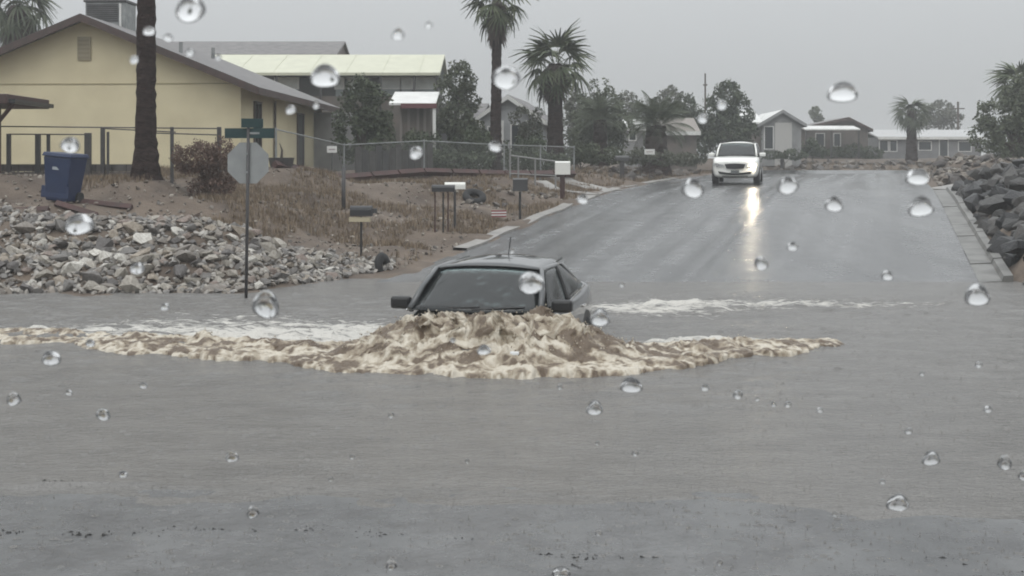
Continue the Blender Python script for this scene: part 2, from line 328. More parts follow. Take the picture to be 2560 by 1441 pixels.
# ------------------------------------------------------------------ flood water
CAR = Vector((-.47, 15.1, -.47)); CARYAW = R(13)         # sedan: windscreen base centre, heading
fx = [-9, -6.4, -4.3, -2.8, -1.6, -.1, 1.35, 2.6, 3.3, 4.1, 9]
fy = [16.3, 16.0, 15.0, 14.25, 13.55, 13.25, 13.6, 14.5, 15.1, 15.7, 18]
def frontY(X): return np.interp(X, fx, fy)
def wmat():
    m = bpy.data.materials.new('muddy_water'); m.use_nodes = True; n = m.node_tree.nodes; l = m.node_tree.links.new; p = n['Principled BSDF']
    t = n.new('ShaderNodeTexCoord'); at_ = n.new('ShaderNodeAttribute'); at_.attribute_name = 'foam'
    def noise(sc, det, vec=None, ro=.55):
        a = n.new('ShaderNodeTexNoise'); a.inputs['Scale'].default_value = sc; a.inputs['Detail'].default_value = det; a.inputs['Roughness'].default_value = ro
        l(vec or t.outputs['Object'], a.inputs['Vector']); return a.outputs['Fac']
    mp = n.new('ShaderNodeMapping'); mp.inputs['Scale'].default_value = (1.0, 2.4, 1); l(t.outputs['Object'], mp.inputs[0])
    base = n.new('ShaderNodeMix'); base.data_type = 'RGBA'; base.inputs['A'].default_value = (.222, .214, .203, 1); base.inputs['B'].default_value = (.15, .145, .138, 1)
    bc = n.new('ShaderNodeMapRange'); bc.inputs['From Min'].default_value = .3; bc.inputs['From Max'].default_value = .7; l(noise(1.1, 9, mp.outputs[0], .72), bc.inputs['Value']); l(bc.outputs[0], base.inputs['Factor'])
    mp2 = n.new('ShaderNodeMapping'); mp2.inputs['Scale'].default_value = (1.1, 4.2, 1); l(t.outputs['Object'], mp2.inputs[0])
    # foam = ridges of stretched noise, more of them where the attribute is high
    ns = noise(2.6, 7, mp2.outputs[0], .68)
    ma = n.new('ShaderNodeMath'); ma.operation = 'MULTIPLY_ADD'; ma.inputs[1].default_value = .48; l(at_.outputs['Fac'], ma.inputs[0]); l(ns, ma.inputs[2])
    fr = n.new('ShaderNodeMapRange'); fr.inputs['From Min'].default_value = .82; fr.inputs['From Max'].default_value = .96; l(ma.outputs[0], fr.inputs['Value'])
    mx = n.new('ShaderNodeMix'); mx.data_type = 'RGBA'; mx.inputs['B'].default_value = (.60, .58, .54, 1); l(base.outputs['Result'], mx.inputs['A']); l(fr.outputs[0], mx.inputs['Factor'])
    l(mx.outputs['Result'], p.inputs['Base Color'])
    rr = n.new('ShaderNodeMapRange'); rr.inputs['To Min'].default_value = .2; rr.inputs['To Max'].default_value = .6; l(fr.outputs[0], rr.inputs['Value']); l(rr.outputs[0], p.inputs['Roughness'])
    p.inputs['IOR'].default_value = 1.33
    mp3 = n.new('ShaderNodeMapping'); mp3.inputs['Scale'].default_value = (1, 1.5, 1); l(t.outputs['Object'], mp3.inputs[0])
    b1 = n.new('ShaderNodeBump'); b1.inputs['Distance'].default_value = .07; b1.inputs['Strength'].default_value = .8; l(noise(9, 5, mp3.outputs[0], .62), b1.inputs['Height'])
    b2 = n.new('ShaderNodeBump'); b2.inputs['Distance'].default_value = .022; b2.inputs['Strength'].default_value = 1; l(noise(34, 3), b2.inputs['Height']); l(b1.outputs[0], b2.inputs['Normal'])
    l(b2.outputs[0], p.inputs['Normal']); return m
M_water = wmat()
def gs(X, Y, cx, cyy, sx_, sy): return np.exp(-((X-cx)/sx_)**2-((Y-cyy)/sy)**2)
def foamf(X, Y):
    f = .22*np.exp(-((Y-frontY(X)-.9)/.7)**2)*(X < 4.4)
    f += 1.0*gs(X, Y, -2.8, 16.1, 2.4, .7)+.75*gs(X, Y, -5.6, 16.95, 2.6, .3)+.5*gs(X, Y, -4.5, 17.6, 3, .9)+.6*gs(X, Y, -1.7, 17.2, 1.2, .8)
    f += .9*gs(X, Y, 2.3, 15.9, 1.3, .32)+.72*gs(X, Y, 1.9, 19.6, 1.4, .8)+.54*gs(X, Y, 3.8, 20.3, 2.2, .9)+.4*gs(X, Y, 3.5, 21.2, 3.5, 1.2)+.35*gs(X, Y, 6.0, 20.4, 1.5, .6)
    f += .36*gs(X, Y, -7, 20, 4, 2.2)+.3*gs(X, Y, -3.5, 18.6, 2.5, 1.4)+.25*gs(X, Y, 4, 17.5, 3, 1.5)
    return np.clip(f, 0, 1)
def zwater(X, Y):
    act = np.clip((Y-10.5)/3, 0, 1)*np.clip((24-Y)/2, 0, 1)
    z = fbm(X*1.1, Y*1.9, .3, 4)*.05*act+fbm(X*3.5, Y*6, 1.3, 3)*.022*act+fbm(X*2.2, Y*3.2, 2.3)*.008+fbm(X*7, Y*9, 1.3, 2)*.004
    f = foamf(X, Y); z += f*(.01+.16*np.abs(fbm(X*2.2, Y*5, 4.2, 5)))
    z += .06*np.exp(-((Y-19.9-.12*(X-2)*.3)/.35)**2)*np.clip((X-1.2)/.8, 0, 1)*np.clip((5-X)/2.5, 0, 1)*(1+1.2*fbm(X*2.5, Y, 5))
    z += .012*np.exp(-((Y-shoreY(X)-.12+.08*fbm(X*1.3, 0*X, 3))/.06)**2)*np.clip(fbm(X*.6, 0*X, 8)+.4, 0, 1)*3
    z -= .05*np.exp(-((Y-18.9)/.5)**2)*np.clip((X-1.2)/.8, 0, 1)*np.clip((6-X)/2, 0, 1)
    z += .07*np.exp(-((Y-(16.55+.02*X))/.25)**2)*np.clip((-1.5-X)/1.5, 0, 1)
    return z*np.clip((Y-7)/3, .15, 1)
xs = axis([(-200, -40, 40), (-40, -10, 2), (-10, 10, .05), (10, 40, 2), (40, 200, 40)]); ys = axis([(3.5, 7.5, .3), (7.5, 27.6, .06)])
X, Y = np.meshgrid(xs, ys)
linkmesh('water', gridmesh('water', xs, ys, zwater, M_water, True, {'foam': foamf(X, Y).ravel()}), kind='structure')

# the brown foaming bow wave the sedan pushes, a turbulent sheet with folds and overhangs
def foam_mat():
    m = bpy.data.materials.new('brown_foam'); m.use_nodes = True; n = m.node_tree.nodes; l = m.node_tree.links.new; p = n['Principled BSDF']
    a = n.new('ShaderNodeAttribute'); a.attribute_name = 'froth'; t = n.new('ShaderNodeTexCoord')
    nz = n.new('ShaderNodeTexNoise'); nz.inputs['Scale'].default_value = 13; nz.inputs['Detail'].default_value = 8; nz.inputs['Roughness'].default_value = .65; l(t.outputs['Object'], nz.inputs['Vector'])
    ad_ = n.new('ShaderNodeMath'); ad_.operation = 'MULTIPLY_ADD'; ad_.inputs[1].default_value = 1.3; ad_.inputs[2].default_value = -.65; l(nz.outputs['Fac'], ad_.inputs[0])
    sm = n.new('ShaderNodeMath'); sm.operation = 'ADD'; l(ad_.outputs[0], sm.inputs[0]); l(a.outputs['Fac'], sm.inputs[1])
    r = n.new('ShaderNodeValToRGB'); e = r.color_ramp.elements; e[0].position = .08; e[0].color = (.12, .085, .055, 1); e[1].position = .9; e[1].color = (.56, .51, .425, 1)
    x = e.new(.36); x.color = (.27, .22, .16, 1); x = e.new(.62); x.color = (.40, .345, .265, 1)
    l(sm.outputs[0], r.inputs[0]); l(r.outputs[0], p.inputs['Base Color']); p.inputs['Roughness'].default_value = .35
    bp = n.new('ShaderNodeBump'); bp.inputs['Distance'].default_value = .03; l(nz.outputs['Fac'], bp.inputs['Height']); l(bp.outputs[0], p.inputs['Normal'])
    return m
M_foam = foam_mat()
def wave():
    nx, ny = 900, 120; u = np.linspace(-7.6, 4.35, nx); t = np.linspace(0, 1, ny)
    U, T = np.meshgrid(u, t)
    wid = np.interp(U, [-7.6, -4.5, -2, -.2, 1.2, 2.6, 4.35], [1.2, 1.6, 2.2, 2.4, 2.3, 1.6, .5])
    jag = (.26*fbm(U*2.4, 0*U, 9.1, 4)+.16*np.abs(fbm(U*9, 0*U+3, 2.1, 3)))*np.clip(1.2-T*2, 0, 1)
    X = U.copy(); Yy = frontY(U)+jag+T*wid
    sk = np.interp(U, [-7.6, -6, -4.2, -2.5, -1.5, 0, 1.6, 2.4, 3.1, 3.6, 4.35], [.07, .08, .11, .11, .13, .14, .13, .12, .09, .06, 0.0])
    prof = np.clip(T/.3, 0, 1)**.75*np.clip((1-T)/.5, 0, 1)*(.75+.5*np.sin(T*14+2.5*fbm(U*1.1, 0*U, 4.4, 3)*2)*.5)
    z = sk*prof*(1+.5*fbm(U*5, T*9, 3.1, 3))
    # the mound in front of the bonnet
    top = np.interp(X, [-2.0, -1.6, -1.25, -.9, -.2, .1, .4, .65, .9, 1.3], [0, .12, .22, .26, .29, .25, .28, .24, .15, 0])
    D = Yy-frontY(X); z += top*np.clip((D-.45)/.5, 0, 1)**.9*np.clip((2.1-D)/.4, 0, 1)
    amp = .16+1.35*np.clip(z-.05, 0, .6)
    rid = 1-2*np.abs(fbm(X*1.8, Yy*2.6, 3.3, 5))-.5
    z = z*(1+.45*fbm(X*2.4, Yy*3, 7.7, 3))+amp*(.14*rid+.19*(.35-np.abs(fbm(X*4.5, Yy*6, 1.1, 4)))*2+.14*(.3-np.abs(fbm(X*11, Yy*13, .5, 3)))+.10*(.3-np.abs(fbm(X*20, Yy*24, .8, 3))))*np.clip(T/.06, 0, 1)*np.clip((1-T)/.1, 0, 1)
    edge = np.clip(T/.05, 0, 1)*np.clip((1-T)/.06, 0, 1)*np.clip((U+7.6)/.4, 0, 1)*np.clip((4.35-U)/.3, 0, 1)
    z = z*edge-(1-edge)*.09
    X0_, Y0_ = X, Yy; X = X+.3*amp*fbm(X*3.2, Yy*3.2, z*5+2, 5); Yy = Yy+.34*amp*fbm(X0_*3.1+9, Yy*2.8, z*6+8, 5)
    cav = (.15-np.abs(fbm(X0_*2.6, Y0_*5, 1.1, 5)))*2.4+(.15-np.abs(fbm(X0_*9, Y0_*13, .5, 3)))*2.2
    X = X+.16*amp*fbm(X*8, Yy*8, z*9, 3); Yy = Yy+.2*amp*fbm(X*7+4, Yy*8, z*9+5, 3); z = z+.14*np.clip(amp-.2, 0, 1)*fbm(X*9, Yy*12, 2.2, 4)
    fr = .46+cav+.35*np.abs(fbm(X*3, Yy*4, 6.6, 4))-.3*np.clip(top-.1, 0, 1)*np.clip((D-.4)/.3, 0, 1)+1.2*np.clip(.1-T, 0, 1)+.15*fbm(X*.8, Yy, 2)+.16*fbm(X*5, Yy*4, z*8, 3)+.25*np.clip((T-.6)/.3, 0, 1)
    idx = np.arange(nx*ny).reshape(ny, nx); f = np.stack([idx[:-1, :-1], idx[:-1, 1:], idx[1:, 1:], idx[1:, :-1]], -1).reshape(-1, 4)
    V = np.stack([X, Yy, z], -1).reshape(-1, 3)
    return npmesh('bow_wave', V, f, M_foam, True, {'froth': fr.ravel()}), V, f, fr
wm, WV, WF, WFR = wave()
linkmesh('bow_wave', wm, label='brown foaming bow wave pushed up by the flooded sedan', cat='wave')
# thrown lumps and drops along the wave
def ico(sub=1):
    bm = bmesh.new(); bmesh.ops.create_icosphere(bm, subdivisions=sub, radius=1); v = np.array([x.co[:] for x in bm.verts]); f = np.array([[q.index for q in x.verts] for x in bm.faces]); bm.free(); return v, f
def scatter_blobs(name, centres, rad, m, attr=None, squash=1.0, sub=1, jit=.3):
    v, f = ico(sub); n = len(centres); V = np.repeat(centres, len(v), 0)+np.tile(v, (n, 1))*np.repeat(rad, len(v))[:, None]*np.array([1, 1, squash])*(1+jit*rng.uniform(-1, 1, (n*len(v), 1)))
    Fc = np.tile(f, (n, 1))+np.repeat(np.arange(n)*len(v), len(f))[:, None]
    return npmesh(name, V, Fc, m, True, attr and {k: np.repeat(a, len(v)) for k, a in attr.items()})
cand = np.where((WV[:, 2] > .16))[0]; pk = cand[rng.integers(0, len(cand), 900)]
C0 = WV[pk]+np.stack([rng.normal(0, .03, 900), rng.normal(-.03, .04, 900), np.abs(rng.normal(0, .03, 900))], -1)
linkmesh('spray', scatter_blobs('spray', C0, rng.uniform(.002, .011, 900), M_foam, {'froth': rng.uniform(.2, 1, 900)}), kind='stuff', label='muddy spray thrown off the bow wave crest', cat='spray')

def splashes(n):
    V = []; Fc = []
    PY = CH*F/(rng.uniform(700, 1441, n)-HY); PX = rng.uniform(-.42, .42, n)*PY; PZ = np.maximum(zwater(PX, PY), zroad(PX, PY))
    for X, Y, z in zip(PX, PY, PZ):
        if abs(X+.2) < 1.2 and 14.5 < Y < 19.5: continue
        z = float(z); rr = random.choice([.004, .006, .006, .009, .012, .02])*min(1.6, Y/8); k = 9; b = len(V)
        for q, (a, h) in enumerate(((.82, -.002), (1, .11), (1.15, -.002))):
            for i in range(k): t = 2*math.pi*i/k; V.append((X+rr*a*math.cos(t), Y+rr*a*math.sin(t), z+h*rr))
        for q in (0, 1):
            for i in range(k): Fc.append((b+q*k+i, b+q*k+(i+1) % k, b+(q+1)*k+(i+1) % k, b+(q+1)*k+i))
        if random.random() < .5:
            b = len(V); h = random.uniform(.012, .035); w_ = random.uniform(.002, .005)*min(1.5, Y/9)
            V += [(X-w_, Y, z), (X+w_*.5, Y-w_, z), (X+w_*.5, Y+w_, z), (X+random.uniform(-.004, .004), Y, z+h)]; Fc += [(b, b+1, b+3, b+3), (b+1, b+2, b+3, b+3), (b+2, b, b+3, b+3)]
    Fc = [tuple(dict.fromkeys(f)) for f in Fc]
    me = bpy.data.meshes.new('rain_splashes'); me.from_pydata(V, [], Fc); me.materials.append(mat('splash_water', (.165, .158, .148), .2)); me.polygons.foreach_set('use_smooth', [True]*len(me.polygons))
    linkmesh('rain_splashes', me, kind='stuff', label='raindrop rings and splashes pitting the flood water', cat='rain splashes')
splashes(5200)
# ------------------------------------------------------------------ vehicles
def paint(name, c, metal=.0, rough=.25): return mat(name, c, rough, metal=metal, coat=1.0)
M_sedan = paint('charcoal_car_paint', (.05, .053, .056), .55, .38)
M_suvp = paint('white_car_paint', (.84, .84, .80), 0, .3)
def carglass():
    m = bpy.data.materials.new('car_glass'); m.use_nodes = True; n = m.node_tree.nodes; l = m.node_tree.links.new; n.remove(n['Principled BSDF'])
    a = n.new('ShaderNodeBsdfTransparent'); a.inputs['Color'].default_value = (.42, .48, .48, 1); g = n.new('ShaderNodeBsdfGlossy'); g.inputs['Roughness'].default_value = .08
    wn = n.new('ShaderNodeTexNoise'); wn.inputs['Scale'].default_value = 5; wn.inputs['Detail'].default_value = 5; wb2 = n.new('ShaderNodeBump'); wb2.inputs['Distance'].default_value = .012; wt2 = n.new('ShaderNodeTexCoord'); l(wt2.outputs['Object'], wn.inputs['Vector']); l(wn.outputs['Fac'], wb2.inputs['Height']); l(wb2.outputs[0], g.inputs['Normal'])
    fr = n.new('ShaderNodeFresnel'); fr.inputs['IOR'].default_value = 1.55; mx = n.new('ShaderNodeMixShader'); o = n['Material Output']
    d = n.new('ShaderNodeBsdfDiffuse'); d.inputs['Color'].default_value = (.1, .115, .12, 1); m2 = n.new('ShaderNodeMixShader'); m2.inputs[0].default_value = .10
    l(a.outputs[0], m2.inputs[1]); l(d.outputs[0], m2.inputs[2])
    l(fr.outputs[0], mx.inputs[0]); l(m2.outputs[0], mx.inputs[1]); l(g.outputs[0], mx.inputs[2]); l(mx.outputs[0], o.inputs['Surface']); return m
M_cglass = carglass()
M_tyre = mat('tyre_rubber', (.015, .015, .016), .8); M_chrome = mat('chrome', (.6, .6, .6), .2, metal=1); M_int = mat('dark_interior', (.03, .03, .032), .7)
M_seat = mat('seat_cloth', (.06, .06, .065), .8); M_lens = mat('headlight_lens', (.55, .56, .56), .12, coat=1); M_red = mat('red_lens', (.3, .01, .01), .2)
M_lit = mat('lit_headlight', (.9, .9, .85), .3, emit=((1, .86, .64), 260))
def patch(A, B, C_, D, bulge, nu=10, nv=8):
    """curved four-cornered sheet, A-B bottom, D-C top"""
    A, B, C_, D = map(Vector, (A, B, C_, D)); vs = []
    b0, bm_, b1 = map(Vector, bulge) if isinstance(bulge[0], tuple) else (Vector(bulge)*.6, Vector(bulge), Vector(bulge)*.6)
    for j in range(nv+1):
        v = j/nv
        for i in range(nu+1):
            u = i/nu; vs.append((A*(1-u)+B*u)*(1-v)+(D*(1-u)+C_*u)*v+(b0*(1-v)*(1-2*v)+bm_*4*v*(1-v)+b1*v*(2*v-1))*(1-abs(2*u-1)**2.4))
    return vs, [(j*(nu+1)+i, j*(nu+1)+i+1, (j+1)*(nu+1)+i+1, (j+1)*(nu+1)+i) for j in range(nv) for i in range(nu)]
def sheet(name, m, parent, *pts, bulge=(0, 0, 0), th=.008):
    mb = MB(); vs, fs = patch(*pts, bulge); mb.add(vs, fs); o = mb.build(name, m, parent, smooth=True)
    md = o.modifiers.new('thick', 'SOLIDIFY'); md.thickness = th; md.offset = 0; return o
def car(root, P):
    """y runs from the nose (0) to the tail, z up from the road"""
    H = P['H']; pm = P['paint']; st = P['stations']; vs = []; n = 0
    for (y, wd, zl, zs, zt_) in st:
        half = [(.0, zl), (wd*.75, zl), (wd*.94, zl+.05), (wd, zl+(zs-zl)*.35), (wd*1.005, zl+(zs-zl)*.62), (wd*.985, zs-.07), (wd*.93, zs-.005), (wd*.82, zs+(zt_-zs)*.5), (wd*.5, zt_-.005), (0, zt_+.01)]
        ring = [(x, y-(.10*(1-(x/wd)**2) if y < .5 else 0)*P.get('nose', 1)+0, z) for x, z in half]+[(-x, y-(.10*(1-(x/wd)**2) if y < .5 else 0)*P.get('nose', 1), z) for x, z in half[-2:0:-1]]
        n = len(ring); vs += ring
    fs = [(k*n+i, k*n+(i+1) % n, (k+1)*n+(i+1) % n, (k+1)*n+i) for k in range(len(st)-1) for i in range(n)]+[tuple(range(n)), tuple(range(len(st)*n-1, len(st)*n-n-1, -1))]
    b = MB().add(vs, fs).build('body', pm, root, smooth=True)
    md = b.modifiers.new('sub', 'SUBSURF'); md.levels = 1; md.render_levels = 2
    (wbx, wby, wbz), (wtx, wty, wtz) = P['wb'], P['wt']; (rbx, rby, rbz), (rtx, rty, rtz) = P['rb'], P['rt']; sbx = P['sbx']
    sheet('windscreen', M_cglass, root, (-wbx, wby, wbz), (wbx, wby, wbz), (wtx, wty, wtz), (-wtx, wty, wtz), bulge=((0, -.16, .0), (0, -.12, .04), (0, -.07, .045)))
    sheet('rear_window', M_cglass, root, (rbx, rby, rbz), (-rbx, rby, rbz), (-rtx, rty, rtz), (rtx, rty, rtz), bulge=((0, .12, 0), (0, .09, .03), (0, .05, .045)))
    sheet('roof', pm, root, (-wtx-.03, wty-.02, wtz), (wtx+.03, wty-.02, wtz), (rtx+.03, rty+.03, rtz), (-rtx-.03, rty+.03, rtz), bulge=((0, -.07, .05), (0, 0, H-wtz), (0, .05, .05)), th=.022)
    for s in (-1, 1):
        bt = [(s*wbx, wby+.02, wbz), (s*(wbx*.55+wtx*.45+.02), wby*.5+wty*.5, wbz*.5+wtz*.5+.02), (s*(wtx+.02), wty, wtz)]
        MB().tube(bt+[(s*(wtx+.05), (wty+rty)/2, wtz+.012), (s*(rtx+.04), rty, rtz)], [.045, .038, .036, .036, .045], 8).build('roof_pillar', pm, root, smooth=True)
        sheet('rear_pillar', pm, root, (s*(sbx-.02), rby-.28, rbz-.02), (s*(rbx+.04), rby+.02, rbz), (s*(rtx+.02), rty+.02, rtz), (s*(rtx+.05), rty-.3, rtz), bulge=(s*.03, 0, 0), th=.04)
        ym = (wty+rty)/2; yb0, yb1 = wby+.16, rby-.22
        sheet('side_window', M_cglass, root, (s*sbx, yb0, wbz-.01), (s*sbx, ym-.04, wbz), (s*(wtx+.06), ym-.04, wtz), (s*(wtx+.05), wty+.06, wtz-.02), bulge=(s*.03, 0, 0))
        sheet('side_window', M_cglass, root, (s*sbx, ym+.04, wbz), (s*sbx, yb1, rbz), (s*(rtx+.05), rty-.2, rtz-.02), (s*(rtx+.06), ym+.04, rtz), bulge=(s*.03, 0, 0))
        sheet('door_pillar', M_black, root, (s*(sbx+.004), ym-.05, wbz), (s*(sbx+.004), ym+.05, wbz), (s*(wtx+.067), ym+.05, wtz), (s*(wtx+.067), ym-.05, wtz), bulge=(s*.03, 0, 0))
        MB().tube([(s*(sbx+.015), yb0-.05, wbz-.02), (s*(sbx+.02), ym, wbz-.01), (s*(sbx+.012), yb1+.08, rbz-.02)], .014, 6).build('window_trim', P['trim'], root, smooth=True)
        for yy in (ym-.25, ym+.75): MB().box(s*(P['w']+.0)-.02, s*P['w']+.02, yy, yy+.2, wbz-.16, wbz-.13).build('door_handle', P['trim'], root, bevel=.006)
        # mirror: stalk, housing, glass
        mx = s*(P['w']+.08); mh = MB(); mh.add([(mx+a*.125*s, wby+.30+b*.07, wbz+.05+c*.075) for a in (-1, 1) for b in (-1, 1) for c in (-1, 1)], [(0,1,3,2), (4,6,7,5), (0,4,5,1), (2,3,7,6), (0,2,6,4), (1,5,7,3)])
        mo = mh.build('mirror', P['mirror'], root, bevel=.035)
        MB().box(min(s*(P['w']-.12), mx), max(s*(P['w']-.12), mx), wby+.28, wby+.34, wbz-.03, wbz+.01).build('stalk', M_black, mo, bevel=.01)
        # wheels
        for yy in (P['wy'][0], P['wy'][1]):
            r = P['wr']; x0, x1 = s*(P['w']-.23), s*(P['w']+.005)
            MB().tube([(s*(P['w']-.25), yy, r+.03), (s*(P['w']+.001), yy, r+.03)], r+.05, 24).build('wheel_arch', M_black, root)
            t_ = MB().tube([(x0, yy, r), (x0+s*.02, yy, r), (x1-s*.02, yy, r), (x1+s*.004, yy, r)], [r-.03, r, r, r-.03], 28).build('tyre', M_tyre, root, smooth=False)
            MB().tube([(x1-s*.02, yy, r), (x1+s*.012, yy, r)], [r*.66, r*.6], 20).build('rim', M_chrome, t_)
        MB().box(s*P['w']*.62-.14, s*P['w']*.62+.14, P['L']-.03, P['L']+.01, wbz-.22, wbz-.08).build('tail_light', M_red, root, bevel=.02)
    # interior
    MB().box(-wbx+.08, wbx-.08, wby+.12, wby+.42, wbz-.06, wbz+.03).build('dashboard', M_int, root, bevel=.03)
    MB().box(-sbx+.06, sbx-.06, wby+.4, rby-.3, wbz-.1, wbz+.016).build('cabin_floor', M_int, root)
    for s in (-.38, .38):
        so_ = MB().box(s-.22, s+.22, ym-.15, ym-.02, wbz-.05, wbz+.16, rx=-.15).build('seat', M_seat, root, bevel=.04)
        MB().box(s-.12, s+.12, ym-.08, ym, wbz+.2, wbz+.37, rx=-.1).build('headrest', M_seat, so_, bevel=.04)
    MB().box(-.55, .55, rby-.55, rby-.42, wbz-.02, wbz+.22).build('rear_seat', M_seat, root, bevel=.05)
    ang = [2*math.pi*k/20 for k in range(21)]
    MB().tube([(.38+.18*math.cos(a), wby+.5+.05*math.sin(a), wbz+.03+.17*math.sin(a)) for a in ang], .016, 6).build('steering_wheel', M_black, root, smooth=True)
    MB().box(-.12, .12, wty+.0, wty+.03, wtz-.12, wtz-.06).build('inside_mirror', M_black, root, bevel=.01)
    MB().tube([(-.62, wby-.02, wbz+.03), (-.2, wby-.10, wbz+.045), (.1, wby-.12, wbz+.06)], .012, 5).build('wiper', M_black, root)
    MB().tube([(.0, wby-.13, wbz+.03), (.35, wby-.1, wbz+.05), (.62, wby-.02, wbz+.06)], .012, 5).build('wiper', M_black, root)
sed = empty('sedan', (0, 0, 0), 0, label='dark charcoal sedan driving bonnet-deep through the brown flood', cat='car')
sed.location = (CAR.x+1.12*math.sin(CARYAW)*-1, CAR.y-1.12*math.cos(CARYAW), CAR.z); sed.rotation_euler = (0, 0, -CARYAW)
car(sed, dict(H=1.52, L=4.85, w=.925, paint=M_sedan, trim=M_chrome, mirror=M_black, nose=1,
    stations=[(0, .62, .32, .55, .58), (.1, .80, .26, .66, .70), (.45, .89, .2, .64, .66), (.85, .915, .2, .74, .75), (1.2, .92, .2, .90, .90), (2.3, .925, .2, .97, .96),
              (3.5, .925, .2, 1.0, .98), (3.95, .915, .2, 1.04, 1.08), (4.4, .89, .22, 1.06, 1.12), (4.74, .84, .28, 1.02, 1.09), (4.85, .74, .35, .85, .9)],
    wb=(.80, 1.22, .97), wt=(.645, 1.93, 1.41), rb=(.70, 4.0, 1.08), rt=(.60, 3.35, 1.43), sbx=.86, wy=(.92, 3.75), wr=.33))
MB().tube([(0.05, 2.75, 1.49), (.05, 2.8, 1.53)], [.035, .02], 8).build('antenna_base', M_black, sed)
MB().tube([(.05, 2.78, 1.52), (.05, 2.92, 1.76)], .008, 5).build('antenna', M_black, sed)
for s in (-1, 1): MB().box(s*.66-.16, s*.66+.16, .0, .2, .58, .68).build('headlight', M_lens, sed, bevel=.03)
MB().box(-.4, .4, -.105, -.06, .42, .56).build('grille', M_black, sed, bevel=.02)

SX, SY = 8.75, 50.2
suv = empty('suv', (SX, SY, float(zroad_f(51.5))-.0), R(-13), label='white car with one lit headlight coming down the wet road', cat='car')
suv.rotation_euler = (math.atan(.02), 0, R(-13))
car(suv, dict(H=1.69, L=4.6, w=.93, paint=M_suvp, trim=M_black, mirror=M_suvp, nose=.8,
    stations=[(0, .74, .34, .80, .86), (.08, .84, .28, .92, .97), (.4, .91, .24, 1.02, 1.06), (.8, .93, .24, 1.06, 1.11), (1.15, .93, .24, 1.08, 1.12), (2.3, .93, .24, 1.08, 1.08),
              (3.5, .93, .24, 1.1, 1.1), (4.1, .92, .26, 1.1, 1.12), (4.5, .88, .3, 1.08, 1.12), (4.6, .8, .4, .95, 1.0)],
    wb=(.78, 1.1, 1.11), wt=(.67, 1.75, 1.58), rb=(.74, 4.35, 1.15), rt=(.66, 3.95, 1.58), sbx=.88, wy=(.85, 3.55), wr=.36))
def arcf(x, w_=.74, d=.095): return -d*(1-(x/w_)**2)*.8-.0
mb = MB(); 
def facepoly(pts, y=-.012, th=.03):
    mb = MB(); n = len(pts); vs = [(x, arcf(x)+y, z) for x, z in pts]+[(x, arcf(x)+y+th, z) for x, z in pts]
    return mb.add(vs, [tuple(range(n)), tuple(range(2*n-1, n-1, -1))]+[(i, i+n, (i+1) % n+n, (i+1) % n) for i in range(n)])
gr = facepoly([(-.40, .80), (-.2, .82), (0, .825), (.2, .82), (.40, .80), (.33, .635), (.15, .62), (0, .615), (-.15, .62), (-.33, .635)]).build('grille', M_black, suv)
for z in (.70, .76): facepoly([(-.34, z+.008), (0, z+.012), (.34, z+.008), (.34, z-.008), (0, z-.004), (-.34, z-.008)], -.02, .01).build('grille_bar', M_darkm, gr)
facepoly([(-.66, .52), (-.3, .47), (0, .46), (.3, .47), (.66, .52), (.6, .42), (.3, .385), (0, .375), (-.3, .385), (-.6, .42)]).build('lower_intake', M_black, suv)
facepoly([(-.5, .345), (0, .33), (.5, .345), (.5, .31), (0, .30), (-.5, .31)]).build('skid_strip', M_darkm, suv)
facepoly([(-.16, .56), (.16, .56), (.16, .43), (-.16, .43)], -.03, .02).build('number_plate', mat('dull_plate', (.12, .13, .13), .5), suv)
for s in (-1, 1):
    mb = MB(); mb.add([(s*.46, -.06, .79), (s*.72, -.02, .84), (s*.88, .12, .84), (s*.86, .10, .72), (s*.66, -.02, .69), (s*.44, -.06, .72),
                       (s*.46, .05, .79), (s*.72, .09, .84), (s*.84, .2, .84), (s*.83, .2, .72), (s*.66, .09, .69), (s*.44, .05, .72)],
                      [(0,1,2,3,4,5), (11,10,9,8,7,6)]+[(i, i+6, (i+1) % 6+6, (i+1) % 6) for i in range(6)])
    hl = mb.build('headlight', M_lens, suv)
    if s > 0:
        MB().tube([(.70, -.075, .765), (.70, -.03, .765)], [.045, .05], 14).build('lamp', M_lit, hl)
    else: MB().tube([(-.70, -.045, .765), (-.70, -.01, .765)], [.05, .06], 14).build('lamp', M_chrome, hl)
MB().tube([(-.62, 1.9, 1.66), (-.62, 3.8, 1.66)], .02, 6).build('roof_rail', M_darkm, suv); MB().tube([(.62, 1.9, 1.66), (.62, 3.8, 1.66)], .02, 6).build('roof_rail', M_darkm, suv)

